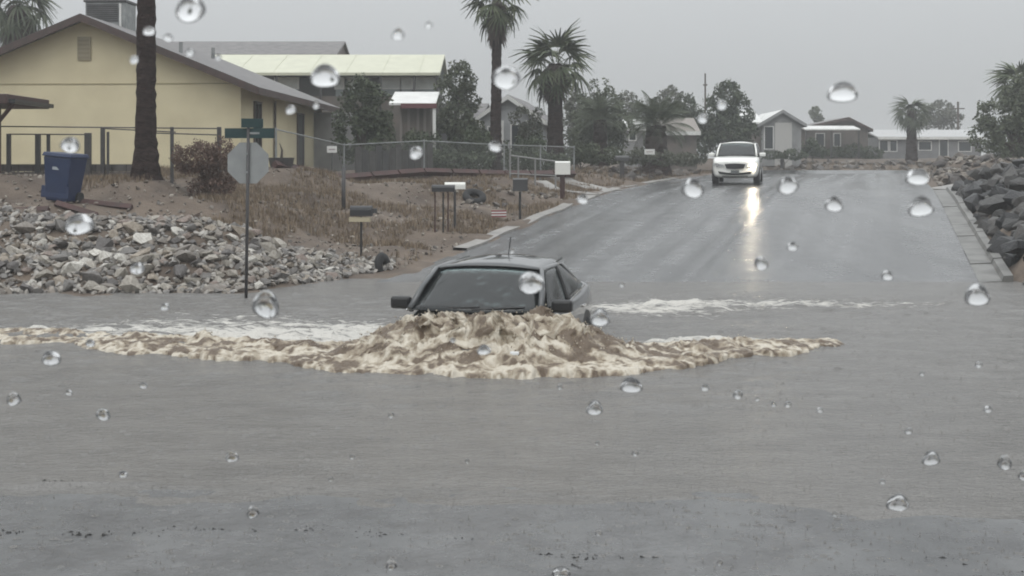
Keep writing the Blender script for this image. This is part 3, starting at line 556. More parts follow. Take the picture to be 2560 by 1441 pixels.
# ------------------------------------------------------------------ buildings
def gable_house(root, W, D, Hw, Rise, mw, mroof, mfas, ov=.45, ovg=.45, th=.12, ridge_at=None):
    """walls x 0..W, y 0..D, ridge along y"""
    rx = ridge_at or W/2
    poly = [(0, -1.0), (W, -1.0), (W, Hw), (rx, Hw+Rise), (0, Hw)]
    MB().prism(poly, 0, D).build('wall', mw, root)
    rf = MB(); sl = Rise/rx; sr = Rise/(W-rx); g = .01
    rf.prism([(-ov, Hw-sl*ov+g), (rx, Hw+Rise+g), (rx, Hw+Rise+th), (-ov, Hw-sl*ov+th)], -ovg, D+ovg)
    rf.prism([(W+ov, Hw-sr*ov+g), (W+ov, Hw-sr*ov+th), (rx, Hw+Rise+th+.001), (rx, Hw+Rise+g+.001)], -ovg, D+ovg)
    o = rf.build('roof', mroof, root)
    f = MB(); fh = .2
    for (x0, z0, x1, z1_) in ((-ov, Hw-sl*ov, rx, Hw+Rise), (W+ov, Hw-sr*ov, rx, Hw+Rise)):
        f.prism([(x0, z0-fh*.55), (x1, z1_-fh*.55), (x1, z1_+th*.9), (x0, z0+th*.9)], -ovg-.03, -ovg-.002)
    f.build('fascia', mfas, o)
    for x in (-ov, W+ov):
        z = Hw-(sl if x < 0 else sr)*ov; MB().box(x-.02 if x > 0 else x-.03, x+.03 if x > 0 else x+.02, -ovg, D+ovg, z-.1, z+th*.8).build('fascia', mfas, o)
    return o
def window(root, x0, x1, z0, z1, y=None, x=None, mf=M_white, mp=M_glassd, mull=1, name='window'):
    """on a y=const wall facing -y, or an x=const wall facing +x"""
    fr = MB(); pn = MB(); t = .06
    def bx(mb, a0, a1, c0, c1, d0, d1):
        if y is not None: mb.box(a0, a1, y-d1, y-d0, c0, c1)
        else: mb.box(x+d0, x+d1, a0, a1, c0, c1)
    bx(fr, x0-t, x0, z0-t, z1+t, -.01, .05); bx(fr, x1, x1+t, z0-t, z1+t, -.01, .05); bx(fr, x0, x1, z0-t, z0, -.01, .052); bx(fr, x0, x1, z1, z1+t, -.01, .052)
    for k in range(1, mull+1):
        c = x0+(x1-x0)*k/(mull+1); bx(fr, c-.02, c+.02, z0, z1, -.01, .045)
    f = fr.build(name, mf, root)
    bx(pn, x0, x1, z0, z1, -.005, .02); pn.build('pane', mp, f); return f

# yellow house
yh = empty('yellow_house', (-17.35, 38.55, 2.12), R(-2.6), label='yellow stucco gabled house behind the big palm trunk', cat='house')
rf = gable_house(yh, 9.25, 12.6, 2.62, 1.9, M_stucco, M_roofgrey, M_fascia, ov=.7, ovg=.55)
MB().box(4.35, 4.75, -.05, -.003, 3.3, 4.0).build('gable_vent', mat('vent_paint', (.33, .29, .2), .7), yh)
for k in range(5): MB().box(4.38, 4.72, -.065, -.05, 3.36+k*.125, 3.42+k*.125).build('louvre', mat('vent_paint2', (.27, .235, .165), .7), yh)
MB().box(.02, 9.23, -.022, -.003, 2.58, 2.61).build('siding_joint', mat('joint_paint', (.38, .33, .2), .7), yh)
MB().box(9.2, 9.29, -.04, .06, -.6, 2.56).build('corner_trim', M_stucco, yh)
window(yh, 1.7, 2.5, .35, 2.1, x=9.25, mf=M_fascia, mull=1)
window(yh, 8.0, 9.0, -.1, 2.0, x=9.25, mf=M_fascia, mull=0, name='door')
MB().box(9.28, 9.33, 4.3, 4.4, -.8, 2.3).build('downpipe', M_fascia, yh)
MB().box(9.26, 11.0, 11.0, 12.6, -.8, 2.2).build('porch_wall', M_wallgrey, yh)
for (a, b) in ((6.6, 1.2), (7.1, 3.0)): MB().tube([(a+.5, b, 3.6), (a+.5, b, 3.95)], .06, 8).build('roof_vent', M_galv, rf)
# evaporative cooler on the ridge
ec = empty('evaporative_cooler', (at(282, 60, 42).x, 41.8, 6.3), R(-2.6), label='grey metal evaporative cooler standing on the yellow house roof ridge', cat='cooler')
MB().box(-.66, .66, -.5, .5, .0, 1.25).build('cabinet', M_galv, ec, bevel=.02)
for k in range(9): MB().box(-.6, .42, -.53, -.502, .62+k*.065, .655+k*.065).build('louvre', M_darkm, ec)
MB().box(.47, .53, -.54, -.5, .1, 1.2).build('corner_post', M_white, ec)
MB().box(-.7, .7, -.55, .55, 1.25, 1.32).build('lid', M_darkm, ec)
for s in (-.55, .55): MB().box(s-.04, s+.04, -.4, .4, -.5, .0).build('leg', M_darkm, ec)

# grey roofed house behind
gh = empty('house', (-14.2, 62, 2.3), 0, label='far house showing only its long grey shingle roof above the yellow house', cat='house')
x0 = at(455, 0, 62).x+14.2; x1_ = at(842, 0, 62).x+14.2
MB().box(x0-2, x1_-.3, .4, 8, -1.0, 4.6).build('wall', M_walldark, gh)
MB().prism([(0, at(0, 136, 62).z-2.3), (3.2, at(0, 103, 65).z-2.3), (6.4, at(0, 136, 62).z-2.3), (6.4, at(0, 142, 62).z-2.3), (3.2, at(0, 108, 65).z-2.3), (0, at(0, 142, 62).z-2.3)], x0-3, x1_, 'x').build('roof', M_roofgrey, gh)
MB().prism([(.1, at(0, 140, 62).z-2.3), (3.2, at(0, 107, 65).z-2.3), (6.3, at(0, 140, 62).z-2.3)], x1_-.2, x1_-.12, 'x').build('gable', M_fascia, gh)

# house with cream metal roof and a row of high windows
ch = empty('house', (0, 56, 2.2), 0, label='house with a long cream metal roof over a band of high windows', cat='house')
def a2(px, py, Y, base=(0, 56, 2.2)): v = at(px, py, Y); return (v.x-base[0], v.y-base[1], v.z-base[2])
xl, xr = a2(560, 0, 56)[0], a2(1100, 0, 56)[0]
ze, zr_ = a2(0, 182, 56)[2], a2(0, 137, 60)[2]
MB().prism([(-.0, ze), (4, zr_), (8, ze), (8, ze-.12), (4, zr_-.14), (0, ze-.12)], xl-3, xr, 'x').build('roof', M_cream, ch)
for k in range(9):
    x = xl-2.7+k*1.6
    if x < xr-.1: MB().prism([(-.0, ze+.003), (3.98, zr_+.003), (3.98, zr_+.012), (0, ze+.012)], x, x+.03, 'x').build('roof_seam', M_cream, ch)
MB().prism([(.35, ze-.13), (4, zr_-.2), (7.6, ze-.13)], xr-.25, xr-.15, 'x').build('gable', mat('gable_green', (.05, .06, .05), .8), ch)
MB().box(xl, xr-.3, .5, 7.5, -.9, ze-1.0).build('wall', M_walldark, ch)
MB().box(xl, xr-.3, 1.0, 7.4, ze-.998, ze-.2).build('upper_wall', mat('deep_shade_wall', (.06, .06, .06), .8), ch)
M_bright = mat('pale_blind', (.62, .64, .62), .4, (.5, .52, .5), 3)
for (p0, p1) in ((690, 745), (840, 858), (872, 900), (955, 1000), (1004, 1030), (1040, 1090)):
    X0, X1 = a2(p0, 0, 57)[0], a2(p1, 0, 57)[0]
    f = window(ch, X0, X1, ze-.62, ze-.2, y=.95, mf=M_white, mp=M_bright, mull=0)
    MB().box(X0, X1, .88, .93, ze-.98, ze-.68).build('lower_pane', mat('grey_blind', (.25, .28, .28), .3), f)
for px in (690, 800, 905, 950, 1035, 1092):
    X = a2(px, 0, 56)[0]; MB().box(X-.05, X+.05, .1, .2, -.6, ze-.1).build('post', M_darkm, ch)
# lean-to porch in front
MB().prism([(-5.6, a2(0, 257, 50)[2]), (-3.0, a2(0, 230, 53)[2]), (-3.0, a2(0, 230, 53)[2]-.08), (-5.6, a2(0, 257, 50)[2]-.08)], a2(970, 0, 50)[0], a2(1088, 0, 50)[0], 'x').build('porch_roof', M_white, ch)
MB().box(a2(1000, 0, 50)[0], a2(1090, 0, 50)[0], -5.65, -5.58, a2(0, 270, 50)[2], a2(0, 258, 50)[2]).build('porch_beam', mat('maroon_paint', (.12, .04, .045), .6), ch)
MB().box(a2(1000, 0, 51)[0], a2(1078, 0, 51)[0], -5.0, -3.0, -.9, a2(0, 262, 51)[2]).build('porch_wall', M_walldark, ch)
for px in (1003, 1022, 1045, 1062): MB().box(a2(px, 0, 51)[0]-.05, a2(px, 0, 51)[0]+.05, -5.06, -5.0, .1, a2(0, 268, 51)[2]).build('board', mat('pale_board', (.2, .18, .165), .8), ch)
MB().box(a2(1084, 0, 50)[0]-.06, a2(1084, 0, 50)[0]+.06, -5.6, -5.5, -.6, a2(0, 268, 50)[2]).build('post', M_white, ch)

# pale grey gabled house between the palms
pb = at(1195, 0, 60)
ph = empty('house', (pb.x, 60, 2.2), R(-8), label='pale grey gabled house partly hidden between the two fan palms', cat='house')
gable_house(ph, 2.9, 7, 2.3, 1.0, mat('pale_grey_siding', (.36, .37, .38), .7, (.3, .31, .32), 3), M_roofgrey, M_white, ov=.3, ovg=.3)
window(ph, .5, .9, .7, 1.9, y=0); window(ph, 1.6, 2.0, .2, 2.0, y=0, name='door', mull=0)
for x in (.15, 1.2, 2.35): MB().box(x-.05, x+.05, -.3, -.2, -.8, 2.2).build('post', M_white, ph)
MB().box(-2.6, -.1, 1, 6, -1, 2.1).build('side_wing', mat('wing_wall', (.22, .22, .23), .8), ph)
MB().prism([(.7, 2.2), (3.5, 3.2), (6.3, 2.2), (6.3, 2.1), (3.5, 3.1), (.7, 2.1)], -2.8, -.05, 'x').build('wing_roof', M_roofgrey, ph)

def far_house(label, pxl, pxr, py_base, py_eave, py_ridge, Y, mw, mroof, ridge='x', apex=None, D=7, wins=(), yaw=0):
    a = at(pxl, py_base, Y); W = (pxr-pxl)*Y/F; Hw = (py_base-py_eave)*Y/F; Rs = (py_eave-py_ridge)*Y/F*(1+ (D/2/Y if ridge == 'x' else 0))
    o = empty('house', (a.x, Y, a.z), yaw, label=label, cat='house')
    if ridge == 'y': gable_house(o, W, D, Hw, Rs, mw, mroof, M_fascia if mroof is not M_white else M_wallgrey, .3, .3, ridge_at=apex and (apex-pxl)*Y/F)
    else:
        MB().box(.2, W-.2, .3, D-.3, -1.5, Hw).build('wall', mw, o)
        MB().prism([(0, Hw), (D/2, Hw+Rs), (D, Hw), (D, Hw-.12), (D/2, Hw+Rs-.14), (0, Hw-.12)], 0, W, 'x').build('roof', mroof, o)
        MB().box(0, W, -.04, -.005, Hw-.2, Hw+.03).build('fascia', M_white, o)
    for (q0, q1, r0, r1, nm) in wins:
        window(o, (q0-pxl)*Y/F, (q1-pxl)*Y/F, (py_base-r1)*Y/F, (py_base-r0)*Y/F, y=(0 if ridge == 'y' else .3), name=nm, mull=0)
    return o
h4 = far_house('white roofed house with a front gable just right of the white car', 1905, 2003, 378, 308, 279, 86, M_wallgrey, M_white, 'y', apex=1955, wins=((1912, 1932, 318, 372, 'door'),))
MB().box(.85, 2.0, -.07, -.004, -1.2, 1.9).build('pale_panel', mat('pale_panel_paint', (.46, .45, .43), .7), h4)
MB().prism([(0, 1.95), (3, 2.85), (3, 2.75), (0, 1.85)], -1.7, .05, 'x').build('side_roof', M_white, h4)
MB().box(-1.6, 0, .4, 5, -1, 1.85).build('side_wall', M_walldark, h4)
far_house('low dark house with a pale eave between the two white roofed houses', 2005, 2170, 392, 322, 297, 100, M_walldark, mat('brown_roof', (.15, .14, .135), .7), 'y', apex=2120, wins=((2040, 2060, 335, 365, 'window'), (2085, 2100, 335, 365, 'window')))
h5b = at(2005, 322, 98); lp = empty('awning', (h5b.x, 97, h5b.z-.05), 0, label='pale flat awning on the front of the low dark far house', cat='awning')
MB().prism([(0, 0), (2.0, .3), (2.0, .2), (0, -.1)], 0, 4.2, 'x').build('awning_sheet', M_white, lp)
for x in (.1, 2, 4.1): MB().box(x-.05, x+.05, .05, .15, -2.6, .0).build('post', M_darkm, lp)
far_house('long low house with a flat white roof edge behind the far palm', 2195, 2462, 400, 343, 322, 105, mat('grey_block_wall', (.20, .20, .205), .8, (.16, .16, .165), 2), mat('pale_roof', (.42, .42, .42), .6), 'x', D=8,
          wins=((2202, 2222, 352, 378, 'window'), (2228, 2244, 352, 378, 'window'), (2300, 2330, 355, 375, 'window'), (2352, 2372, 350, 395, 'door'), (2400, 2430, 355, 378, 'window')))
far_house('small shed with a bright white roof left of the bushy palm', 1560, 1618, 375, 318, 296, 72, M_wallgrey, M_white, 'x', D=4, wins=((1575, 1590, 330, 350, 'window'),))
far_house('beige roofed house half hidden behind the bushy palm', 1655, 1752, 380, 330, 292, 76, M_walldark, mat('beige_roof', (.24, .215, .195), .7), 'x', D=6)
# carport corner at the left edge
cp = empty('carport', (-12.4, 31, 1.95), 0, label='dark red carport corner at the left edge beside the yellow house', cat='carport')
zc = at(0, 262, 31).z-1.95
MB().box(-3, .33, -.4, 2.4, zc+.0, zc+.24).build('roof', M_redwood, cp, bevel=.02)
MB().box(.33, .48, -.3, 2.3, zc+.02, zc+.12).build('gutter', M_black, cp)
MB().tube([(.36, -.1, zc+.01), (-.02, -.1, zc-.45)], .05, 6).build('brace', M_redwood, cp)
MB().box(-.1, .05, -.2, -.05, -.6, zc).build('post', M_redwood, cp)

# ------------------------------------------------------------------ fences
def wires(mb, P0, P1, zb0, zb1, h, step=.09, t=.004):
    P0 = Vector(P0); P1 = Vector(P1); Ln = (P1-P0).length; d = (P1-P0)/Ln; n = int(Ln/step)
    for k in range(-int(h/step), n):
        for sg in (1, -1):
            s0, s1 = k*step, k*step+h
            if sg < 0: s0, s1 = s1, s0
            c0, c1 = min(max(s0, 0), Ln), min(max(s1, 0), Ln)
            if abs(c1-c0) < .02: continue
            v0, v1 = (c0-s0)/(s1-s0)*h, (c1-s0)/(s1-s0)*h
            a = P0+d*c0; b = P0+d*c1; za = zb0+(zb1-zb0)*c0/Ln; zb = zb0+(zb1-zb0)*c1/Ln
            mb.quad((a.x, a.y, za+v0), (b.x, b.y, zb+v1), (b.x, b.y, zb+v1+t*1.5), (a.x, a.y, za+v0+t*1.5))
def fence(name, label, pts, h, mpost, mrail, rp=.03, every=2.6, mesh=True, cat='fence'):
    """pts: (x, y, zbase)"""
    root = empty(name, pts[0], 0, label=label, cat=cat); o = Vector(pts[0]); wm_ = MB(); rl = MB()
    for a, b in zip(pts[:-1], pts[1:]):
        a = Vector(a); b = Vector(b); n = max(1, round((b-a).length/every))
        for k in range(n+(b == Vector(pts[-1]))):
            p = a.lerp(b, k/n)-o; MB().tube([p-Vector((0, 0, .4)), p+Vector((0, 0, h+.05))], rp, 8).build('post', mpost, root)
        rl.tube([a-o+Vector((0, 0, h)), b-o+Vector((0, 0, h))], .021, 6)
        if mesh: wires(wm_, (a-o).to_2d(), (b-o).to_2d(), a.z-o.z+.04, b.z-o.z+.04, h-.05)
    rl.build('top_rail', mrail, root)
    if mesh: wm_.build('wire_mesh', M_galv, root, fix=False, kind='stuff')
    return root
fl = [at(690, 0, 37).x, at(860, 0, 39.5).x, at(1060, 0, 42.5).x, at(1260, 0, 45).x, at(1435, 0, 49).x]
fY = [37, 39.5, 42.5, 45, 49]
fp = [(x, y, z1(x, y)-.02) for x, y in zip(fl, fY)]
fence('chain_link_fence', 'chain-link fence along the top of the dry grass bank', fp, 1.12, M_galv, M_galv)
# dark screens hung on the chain link
sc_ = empty('privacy_screen', fp[1], 0, label='dark weathered board screen behind the chain-link fence', cat='screen')
for (a, b) in ((1, 2),):
    A, B = Vector(fp[a]), Vector(fp[b]); o = Vector(fp[1]); d = (B-A); n = int(d.length/.3)
    for k in range(n):
        p = A+d*(k+.5)/n+Vector((.25, .7, 0))-o; hh = .98+.1*math.sin(k*2.3+a)-.02*k*(a == 3)
        MB().box(p.x-.14, p.x+.14, p.y-.012+.01*(k % 3), p.y+.012+.01*(k % 3), p.z-.3, p.z+hh, rz=math.atan2(d.y, d.x)).build('board', mat('dark_board', (.06, .058, .056), .8, rnd=[(.05,.048,.047), (.07,.066,.062), (.06,.06,.06), (.085,.08,.076)]), sc_)
# board edging under the fence
lt = empty('timber_edging', (fp[0][0], fp[0][1]-.4, fp[0][2]), 0, label='dark red timber edging along the foot of the chain-link fence', cat='edging'); o = lt.location.copy()
for a, b in zip(fp[:-1], fp[1:]):
    A = Vector(a)-o-Vector((0, .35, 0)); B = Vector(b)-o-Vector((0, .35, 0)); n = 3
    for k in range(n):
        p, q = A.lerp(B, k/n+.01), A.lerp(B, (k+1)/n-.01)
        MB().tube([p+Vector((0, 0, .1)), q+Vector((0, 0, .1))], .13, 4).build('timber', M_redwood, lt)
# house fence on the left
lf = [(x, 33.2, z1(x, 33.2)) for x in (-14.5, -12.9)]; zb = 2.12
hf = empty('post_fence', (-13.0, 33, zb), 0, label='dark post and wire fence in front of the yellow house', cat='fence')
for px, wd, top in ((-60, .05, 320), (22, .05, 335), (95, .06, 335), (121, .04, 335), (220, .075, 333), (257, .05, 318), (270, .03, 330), (430, .04, 318), (548, .05, 318)):
    p = at(px, top, 33)-Vector((-13.0, 33, zb)); MB().box(p.x-wd, p.x+wd, -wd, wd, -.5, p.z).build('post', M_darkm, hf, bevel=.008)
for (pa, pb_, ya, yb) in ((-60, 548, 316, 322), (22, 220, 336, 337), (262, 440, 322, 331), (380, 548, 333, 338)):
    a = at(pa, ya, 33)-Vector((-13, 33, zb)); b = at(pb_, yb, 33)-Vector((-13, 33, zb)); MB().tube([a+Vector((0, -.03, 0)), b+Vector((0, -.03, 0))], .018, 6).build('rail', M_darkm, hf)
lw = empty('low_wall', (-16, 33.3, 1.7), 0, label='low grey block wall at the foot of the yellow house', cat='wall')
bx0 = 0
for r_ in range(3):
    x = -(.2 if r_ % 2 else 0)
    while x < at(330, 0, 33.3).x+16:
        MB().box(x+.006, x+.394, -.09+.006*random.random(), .1, r_*.2+.006, r_*.2+.194).build('block', mat('grey_block', (.12, .11, .105), .85, rnd=[(.12,.11,.105), (.10,.095,.09), (.15,.135,.125), (.11,.10,.10)]), lw); x += .4
# pipe gate and frame
gp = at(1275, 425, 44)
pg = empty('pipe_gate', (gp.x, 44, z1(gp.x, 44)-.05), 0, label='pale metal pipe gate in the fence beside the tall palm', cat='gate')
pw = mat('pale_pipe', (.24, .24, .235), .5, metal=.2)
gw = (1390-1275)*44/F; dz = .0
for x, h in ((0, 1.15), (gw*.18, .78), (gw*.55, .72), (gw, .6)): MB().tube([(x, .3*x, -.3), (x, .3*x, h)], .03, 8).build('upright', pw, pg)
MB().tube([(0, 0, .82), (gw, .3*gw, .62)], .028, 8).build('top_bar', pw, pg)
MB().tube([(0, 0, .2), (gw, .3*gw, .12)], .022, 8).build('bottom_bar', pw, pg)
# bare fence post on the bank
p = at(859, 0, 33)
def addpost(name, label, px, Y, h, w_, m):
    q = at(px, 0, Y); z = z1(q.x, Y)
    o = MB().tube([(0, 0, -.3), (0, 0, h)], [w_, w_*.95], 10).build(name, m, loc=(q.x, Y, z), smooth=True); tag(o, label, 'post'); return o
addpost('fence_post', 'thick dark fence post standing alone in the dry grass bank', 859, 33, 1.12, .055, M_darkm)
# small notices
def notice(label, px, py, Y, wd=.3, hd=.2):
    q = at(px, py, Y); e = empty('notice_sign', q, 0, label=label, cat='sign')
    MB().box(-wd/2, wd/2, -.012, .0, -hd/2, hd/2).build('plate', M_white, e)
    MB().box(-wd*.32, wd*.32, -.0165, -.013, -.018, .018).build('text_line', mat('faded_print', (.35, .3, .3), .6), e)
    MB().tube([(0, .02, -1.1), (0, .02, hd/2)], .015, 6).build('stake', M_darkm, e); return e
notice('small white notice on the chain-link fence left of the dark bush', 830, 374, 38.6)
notice('small white notice below the bushy palm on the verge', 1624, 380, 57, .46, .24)

# ------------------------------------------------------------------ stop sign seen from behind, street names on top
sp = at(614, 745, 21.6)
ss = empty('stop_sign', (sp.x, 21.6, 0), 0, label='back of an octagonal stop sign on a pole in the flood', cat='sign')
def zz(py): return CH-(py-HY)*21.6/F
MB().add(*(lambda a: (a.v, a.f))(MB().tube([(0, 0, -.6), (.05, 0, zz(297))], .027, 10))).build('pole', M_darkm, ss, smooth=True)
rr_ = .375; c = Vector((.035, .04, zz(408)))
MB().prism([(c.x+rr_*math.cos(R(22.5+45*k)), c.z+rr_*math.sin(R(22.5+45*k))) for k in range(8)], .03, .034).build('octagon_plate', mat('bare_aluminium', (.30, .31, .31), .55, (.24, .25, .25), 3, metal=.2), ss)
M_green = mat('dark_green_sign', (.006, .032, .034), .45)
MB().box(-.36, .49, .0, .006, zz(346), zz(321), rz=R(-4)).build('street_blade', M_green, ss)
MB().box(-.07, .30, -.02, -.014, zz(320), zz(297), rz=R(24)).build('street_blade', M_green, ss)
MB().box(.06, .3, -.012, -.006, zz(336), zz(331)).build('faded_lettering', M_galv, ss)
for z in (zz(385), zz(431)): MB().tube([(.03, -.03, z), (.03, -.02, z)], .018, 8).build('bolt', M_galv, ss)

# ------------------------------------------------------------------ mailboxes
def mailbox(label, px, Y, h, box, mbx, post=.045, mp=M_black, extra=None, yaw=0, kind='dome', mpost=None):
    q = at(px, 0, Y); z = z1(q.x, Y); L_, W_, H_ = box
    e = empty('mailbox', (q.x, Y, z), yaw, label=label, cat='mailbox')
    MB().box(-post, post, -post, post, -.3, h-.01).build('post', mpost or mp, e, bevel=.008)
    prof = [(-W_/2, 0), (W_/2, 0), (W_/2, H_*.6)]+[(W_/2*math.cos(t), H_*.6+H_*.4*math.sin(t)) for t in (R(30), R(60), R(90), R(120), R(150))]+[(-W_/2, H_*.6)]
    if kind == 'box': prof = [(-W_/2, 0), (W_/2, 0), (W_/2, H_*.9), (0, H_), (-W_/2, H_*.9)]
    b = MB().prism([(a, c_+h) for a, c_ in prof], -L_/2, L_/2, 'x').build('box', mbx, e)
    MB().prism([(a*1.04, (c_)*1.03+h-.003) for a, c_ in prof], L_/2+.001, L_/2+.012, 'x').build('door', mbx, b)
    if extra: extra(e, h)
    return e
M_mbd = mat('dark_mailbox_metal', (.02, .02, .023), .4); M_mbg = mat('grey_mailbox_metal', (.05, .05, .052), .45); M_mbw = mat('white_mailbox_metal', (.74, .74, .70), .4); M_tan = mat('tan_board', (.42, .37, .26), .7)
def shelf(e, h): MB().box(-.25, .2, -.13, .13, h-.12, h-.03).build('shelf', M_tan, e); MB().box(.2, .34, -.06, .06, h+.06, h+.16).build('newspaper_tube', M_mbg, e)
mailbox('dark mailbox on a tan shelf, nearest the water on the left', 903, 27.4, .86, (.46, .2, .22), M_mbd, .022, extra=shelf)
mailbox('dark low mailbox paired with the white one on the grass verge', 1108, 31.2, .98, (.55, .2, .17), M_mbd, .02, extra=lambda e, h: [MB().tube([(x, 0, -.3), (x, 0, h)], .02, 6).build('leg', M_redwood, e) for x in (-.2, .12)])
mailbox('long white mailbox just behind the dark low one', 1137, 31.9, 1.02, (.5, .2, .17), M_mbw, .03, mp=M_darkm)
mailbox('dark grey box mailbox in the middle of the left verge', 1300, 35.5, .78, (.40, .3, .36), M_mbg, .032, kind='box')
mailbox('big white box mailbox on a thick dark red post', 1406, 40.5, .78, (.46, .34, .42), M_mbw, .075, mp=mat('dark_red_post', (.045, .018, .016), .6), kind='box')
mailbox('dark flat mailbox on the verge farthest up the left side', 1555, 52, .88, (.55, .3, .22), M_mbg, .09, mp=M_darkm)
mailbox('dark mailbox on the far bank just right of the white car', 1955, 85, .8, (.6, .3, .25), M_mbg, .1, mp=M_darkm)

# ------------------------------------------------------------------ wheeled bin
bq = at(155, 510, 28); wb_ = empty('wheelie_bin', (bq.x, 28, z1(bq.x, 28)), R(-12), label='blue wheeled recycling bin standing above the pale rocks', cat='bin')
M_blue = mat('blue_bin_plastic', (.008, .02, .066), .45, (.012, .027, .08), 4)
def frus(x0, x1, y0, y1, z0, X0, X1, Y0_, Y1, Z1):
    return MB().add([(x0,y0,z0), (x1,y0,z0), (x1,y1,z0), (x0,y1,z0), (X0,Y0_,Z1), (X1,Y0_,Z1), (X1,Y1,Z1), (X0,Y1,Z1)], [(0,3,2,1), (4,5,6,7), (0,1,5,4), (1,2,6,5), (2,3,7,6), (3,0,4,7)])
tilt = wb_; wb_.rotation_euler = (0, R(5), R(-12))
frus(-.25, .25, -.26, .28, .04, -.33, .33, -.34, .36, 1.0).build('body', M_blue, wb_, bevel=.03)
frus(-.36, .36, -.37, .39, 1.002, -.33, .33, -.34, .36, 1.09).build('lid', M_blue, wb_, bevel=.02)
MB().tube([(-.3, .42, 1.0), (.3, .42, 1.0)], .02, 6).build('handle', M_blue, wb_)
for s in (-.3, .3): MB().tube([(s-.03, .2, .12), (s+.03, .2, .12)], .13, 16).build('wheel', M_tyre, wb_)
MB().box(-.36, .3, -.275, -.255, .1, .36).build('lower_bulge', M_blue, wb_, bevel=.05)
MB().prism([(-.1, .72), (.06, .72), (0, .78), (.06, .88), (-.04, .9), (-.1, .84)], -.318, -.322).build('recycling_mark', mat('faded_white_print', (.35, .38, .4), .6), wb_)

# ------------------------------------------------------------------ railway-tie edging, tyres, scrap
def tie(label, x0, x1, y, r=.09, dz=0):
    a = Vector((x0, y, z1(x0, y)+.03)); b = Vector((x1, y-.15, z1(x1, y-.15)+.03+dz)); c_ = (a+b)/2
    o = MB().tube([a-c_, b-c_], r, 4).build('landscape_timber', M_redwood, loc=c_, rot=None); tag(o, label, 'timber')
tie('dark timber lying along the left frame edge above the rocks', at(-60, 0, 27).x, at(120, 0, 27).x, 27.2)
tie('dark timber lying below the blue bin', at(125, 0, 27).x, at(235, 0, 27).x, 27.35)
tie('dark timber lying right of the blue bin in the weeds', at(185, 0, 28.2).x, at(335, 0, 28.2).x, 28.2)
def tyre(label, loc, rot, ro=.33, wd=.2):
    V = []; n, k = 28, 10
    for i in range(n):
        a = 2*math.pi*i/n
        for j in range(k):
            b = 2*math.pi*j/k; r = ro-.11+.11*math.cos(b); V.append((r*math.cos(a), r*math.sin(a), wd/2*math.sin(b)))
    fs = [(i*k+j, ((i+1) % n)*k+j, ((i+1) % n)*k+(j+1) % k, i*k+(j+1) % k) for i in range(n) for j in range(k)]
    o = MB().add(V, fs).build('old_tyre', M_tyre, smooth=True, loc=loc, rot=rot); tag(o, label, 'tyre')
q = at(1186, 0, 37.5); tyre('old tyre lying in the yard behind the paired mailboxes', (q.x, 37.5, z1(q.x, 37.5)+.14), (R(35), 0, .3), .36)
q = at(957, 0, 26.6); tyre('half buried old tyre at the waterline right of the nearest mailbox', (q.x, 26.6, max(z1(q.x, 26.6), 0)+.08), (R(80), R(30), R(60)), .28, .14)
q = at(1247, 0, 34); e = empty('scrap_panel', (q.x, 34, z1(q.x, 34)+.1), R(15), label='small red and white striped scrap lying on the verge', cat='scrap')
for k in range(5): MB().box(-.2, .2, -.03, .03, .0+k*.035, .033+k*.035).build('stripe', M_white if k % 2 else mat('faded_red', (.22, .03, .04), .6), e)
q = at(708, 400, 37.5); e = empty('planter', (q.x, 37.2, z1(q.x, 37.2)), 0, label='dark round planter beside the yellow house wall', cat='planter')
MB().tube([(0, 0, -.1), (0, 0, .28)], [.3, .38], 16).build('pot', M_darkm, e); MB().tube([(0, 0, .2), (.02, 0, .5), (-.05, 0, .7)], [.05, .03, .01], 6).build('stem', M_wood, e)
# utility pole far back
q = at(1763, 380, 95); up = empty('utility_pole', (q.x, 95, 2.4), 0, label='thin utility pole rising behind the round tree left of the white car', cat='pole')
MB().tube([(0, 0, -.5), (0, 0, at(0, 184, 95).z-2.4)], [.09, .06], 8).build('pole', M_wood, up); MB().box(-.16, .16, -.05, .05, 5.9, 6.0).build('insulator', M_wood, up)
q = at(2395, 380, 120); up = empty('utility_pole', (q.x, 120, 2.8), 0, label='thin utility pole over the long low far house', cat='pole')
MB().tube([(0, 0, -.5), (0, 0, at(0, 255, 120).z-2.8)], [.14, .1], 8).build('pole', M_wood, up); MB().box(-.6, .6, -.05, .05, 4.9, 5.0).build('crossarm', M_wood, up)

# ------------------------------------------------------------------ palms
def strips(V, Fc, p, d, side, ln, w0, droop, seg=3):
    """one narrow leaflet from p along d"""
    b = len(V); p = Vector(p); d = Vector(d).normalized(); s = Vector(side).normalized()
    for k in range(seg+1):
        t = k/seg; c_ = p+d*ln*t+Vector((0, 0, -droop*ln*t*t)); wv = s*w0*(1-t*.85)
        V += [tuple(c_-wv), tuple(c_+wv)]
    for k in range(seg): Fc.append((b+2*k, b+2*k+1, b+2*k+3, b+2*k+2))
def fan_frond(pet, fan, droop, n=15):
    V = []; Fc = []
    strips(V, Fc, (0, 0, 0), (1, 0, .15), (0, 1, 0), pet, .02, .12); strips(V, Fc, (0, 0, 0), (1, 0, .15), (0, 0, 1), pet, .02, .12)
    hub = Vector((pet, 0, pet*.15/1.01-.12*pet))
    for k in range(n):
        a = R(-105+210*k/(n-1)); ln = fan*(1-.25*abs(a)/1.8)*random.uniform(.88, 1.08)
        d = Vector((math.cos(a), math.sin(a), .12*math.cos(a)-.1-random.random()*.06)); strips(V, Fc, hub, d, Vector((-math.sin(a), math.cos(a), .5*(-1)**k)), ln, fan*.085, droop*random.uniform(.7, 1.3))
    return V, Fc
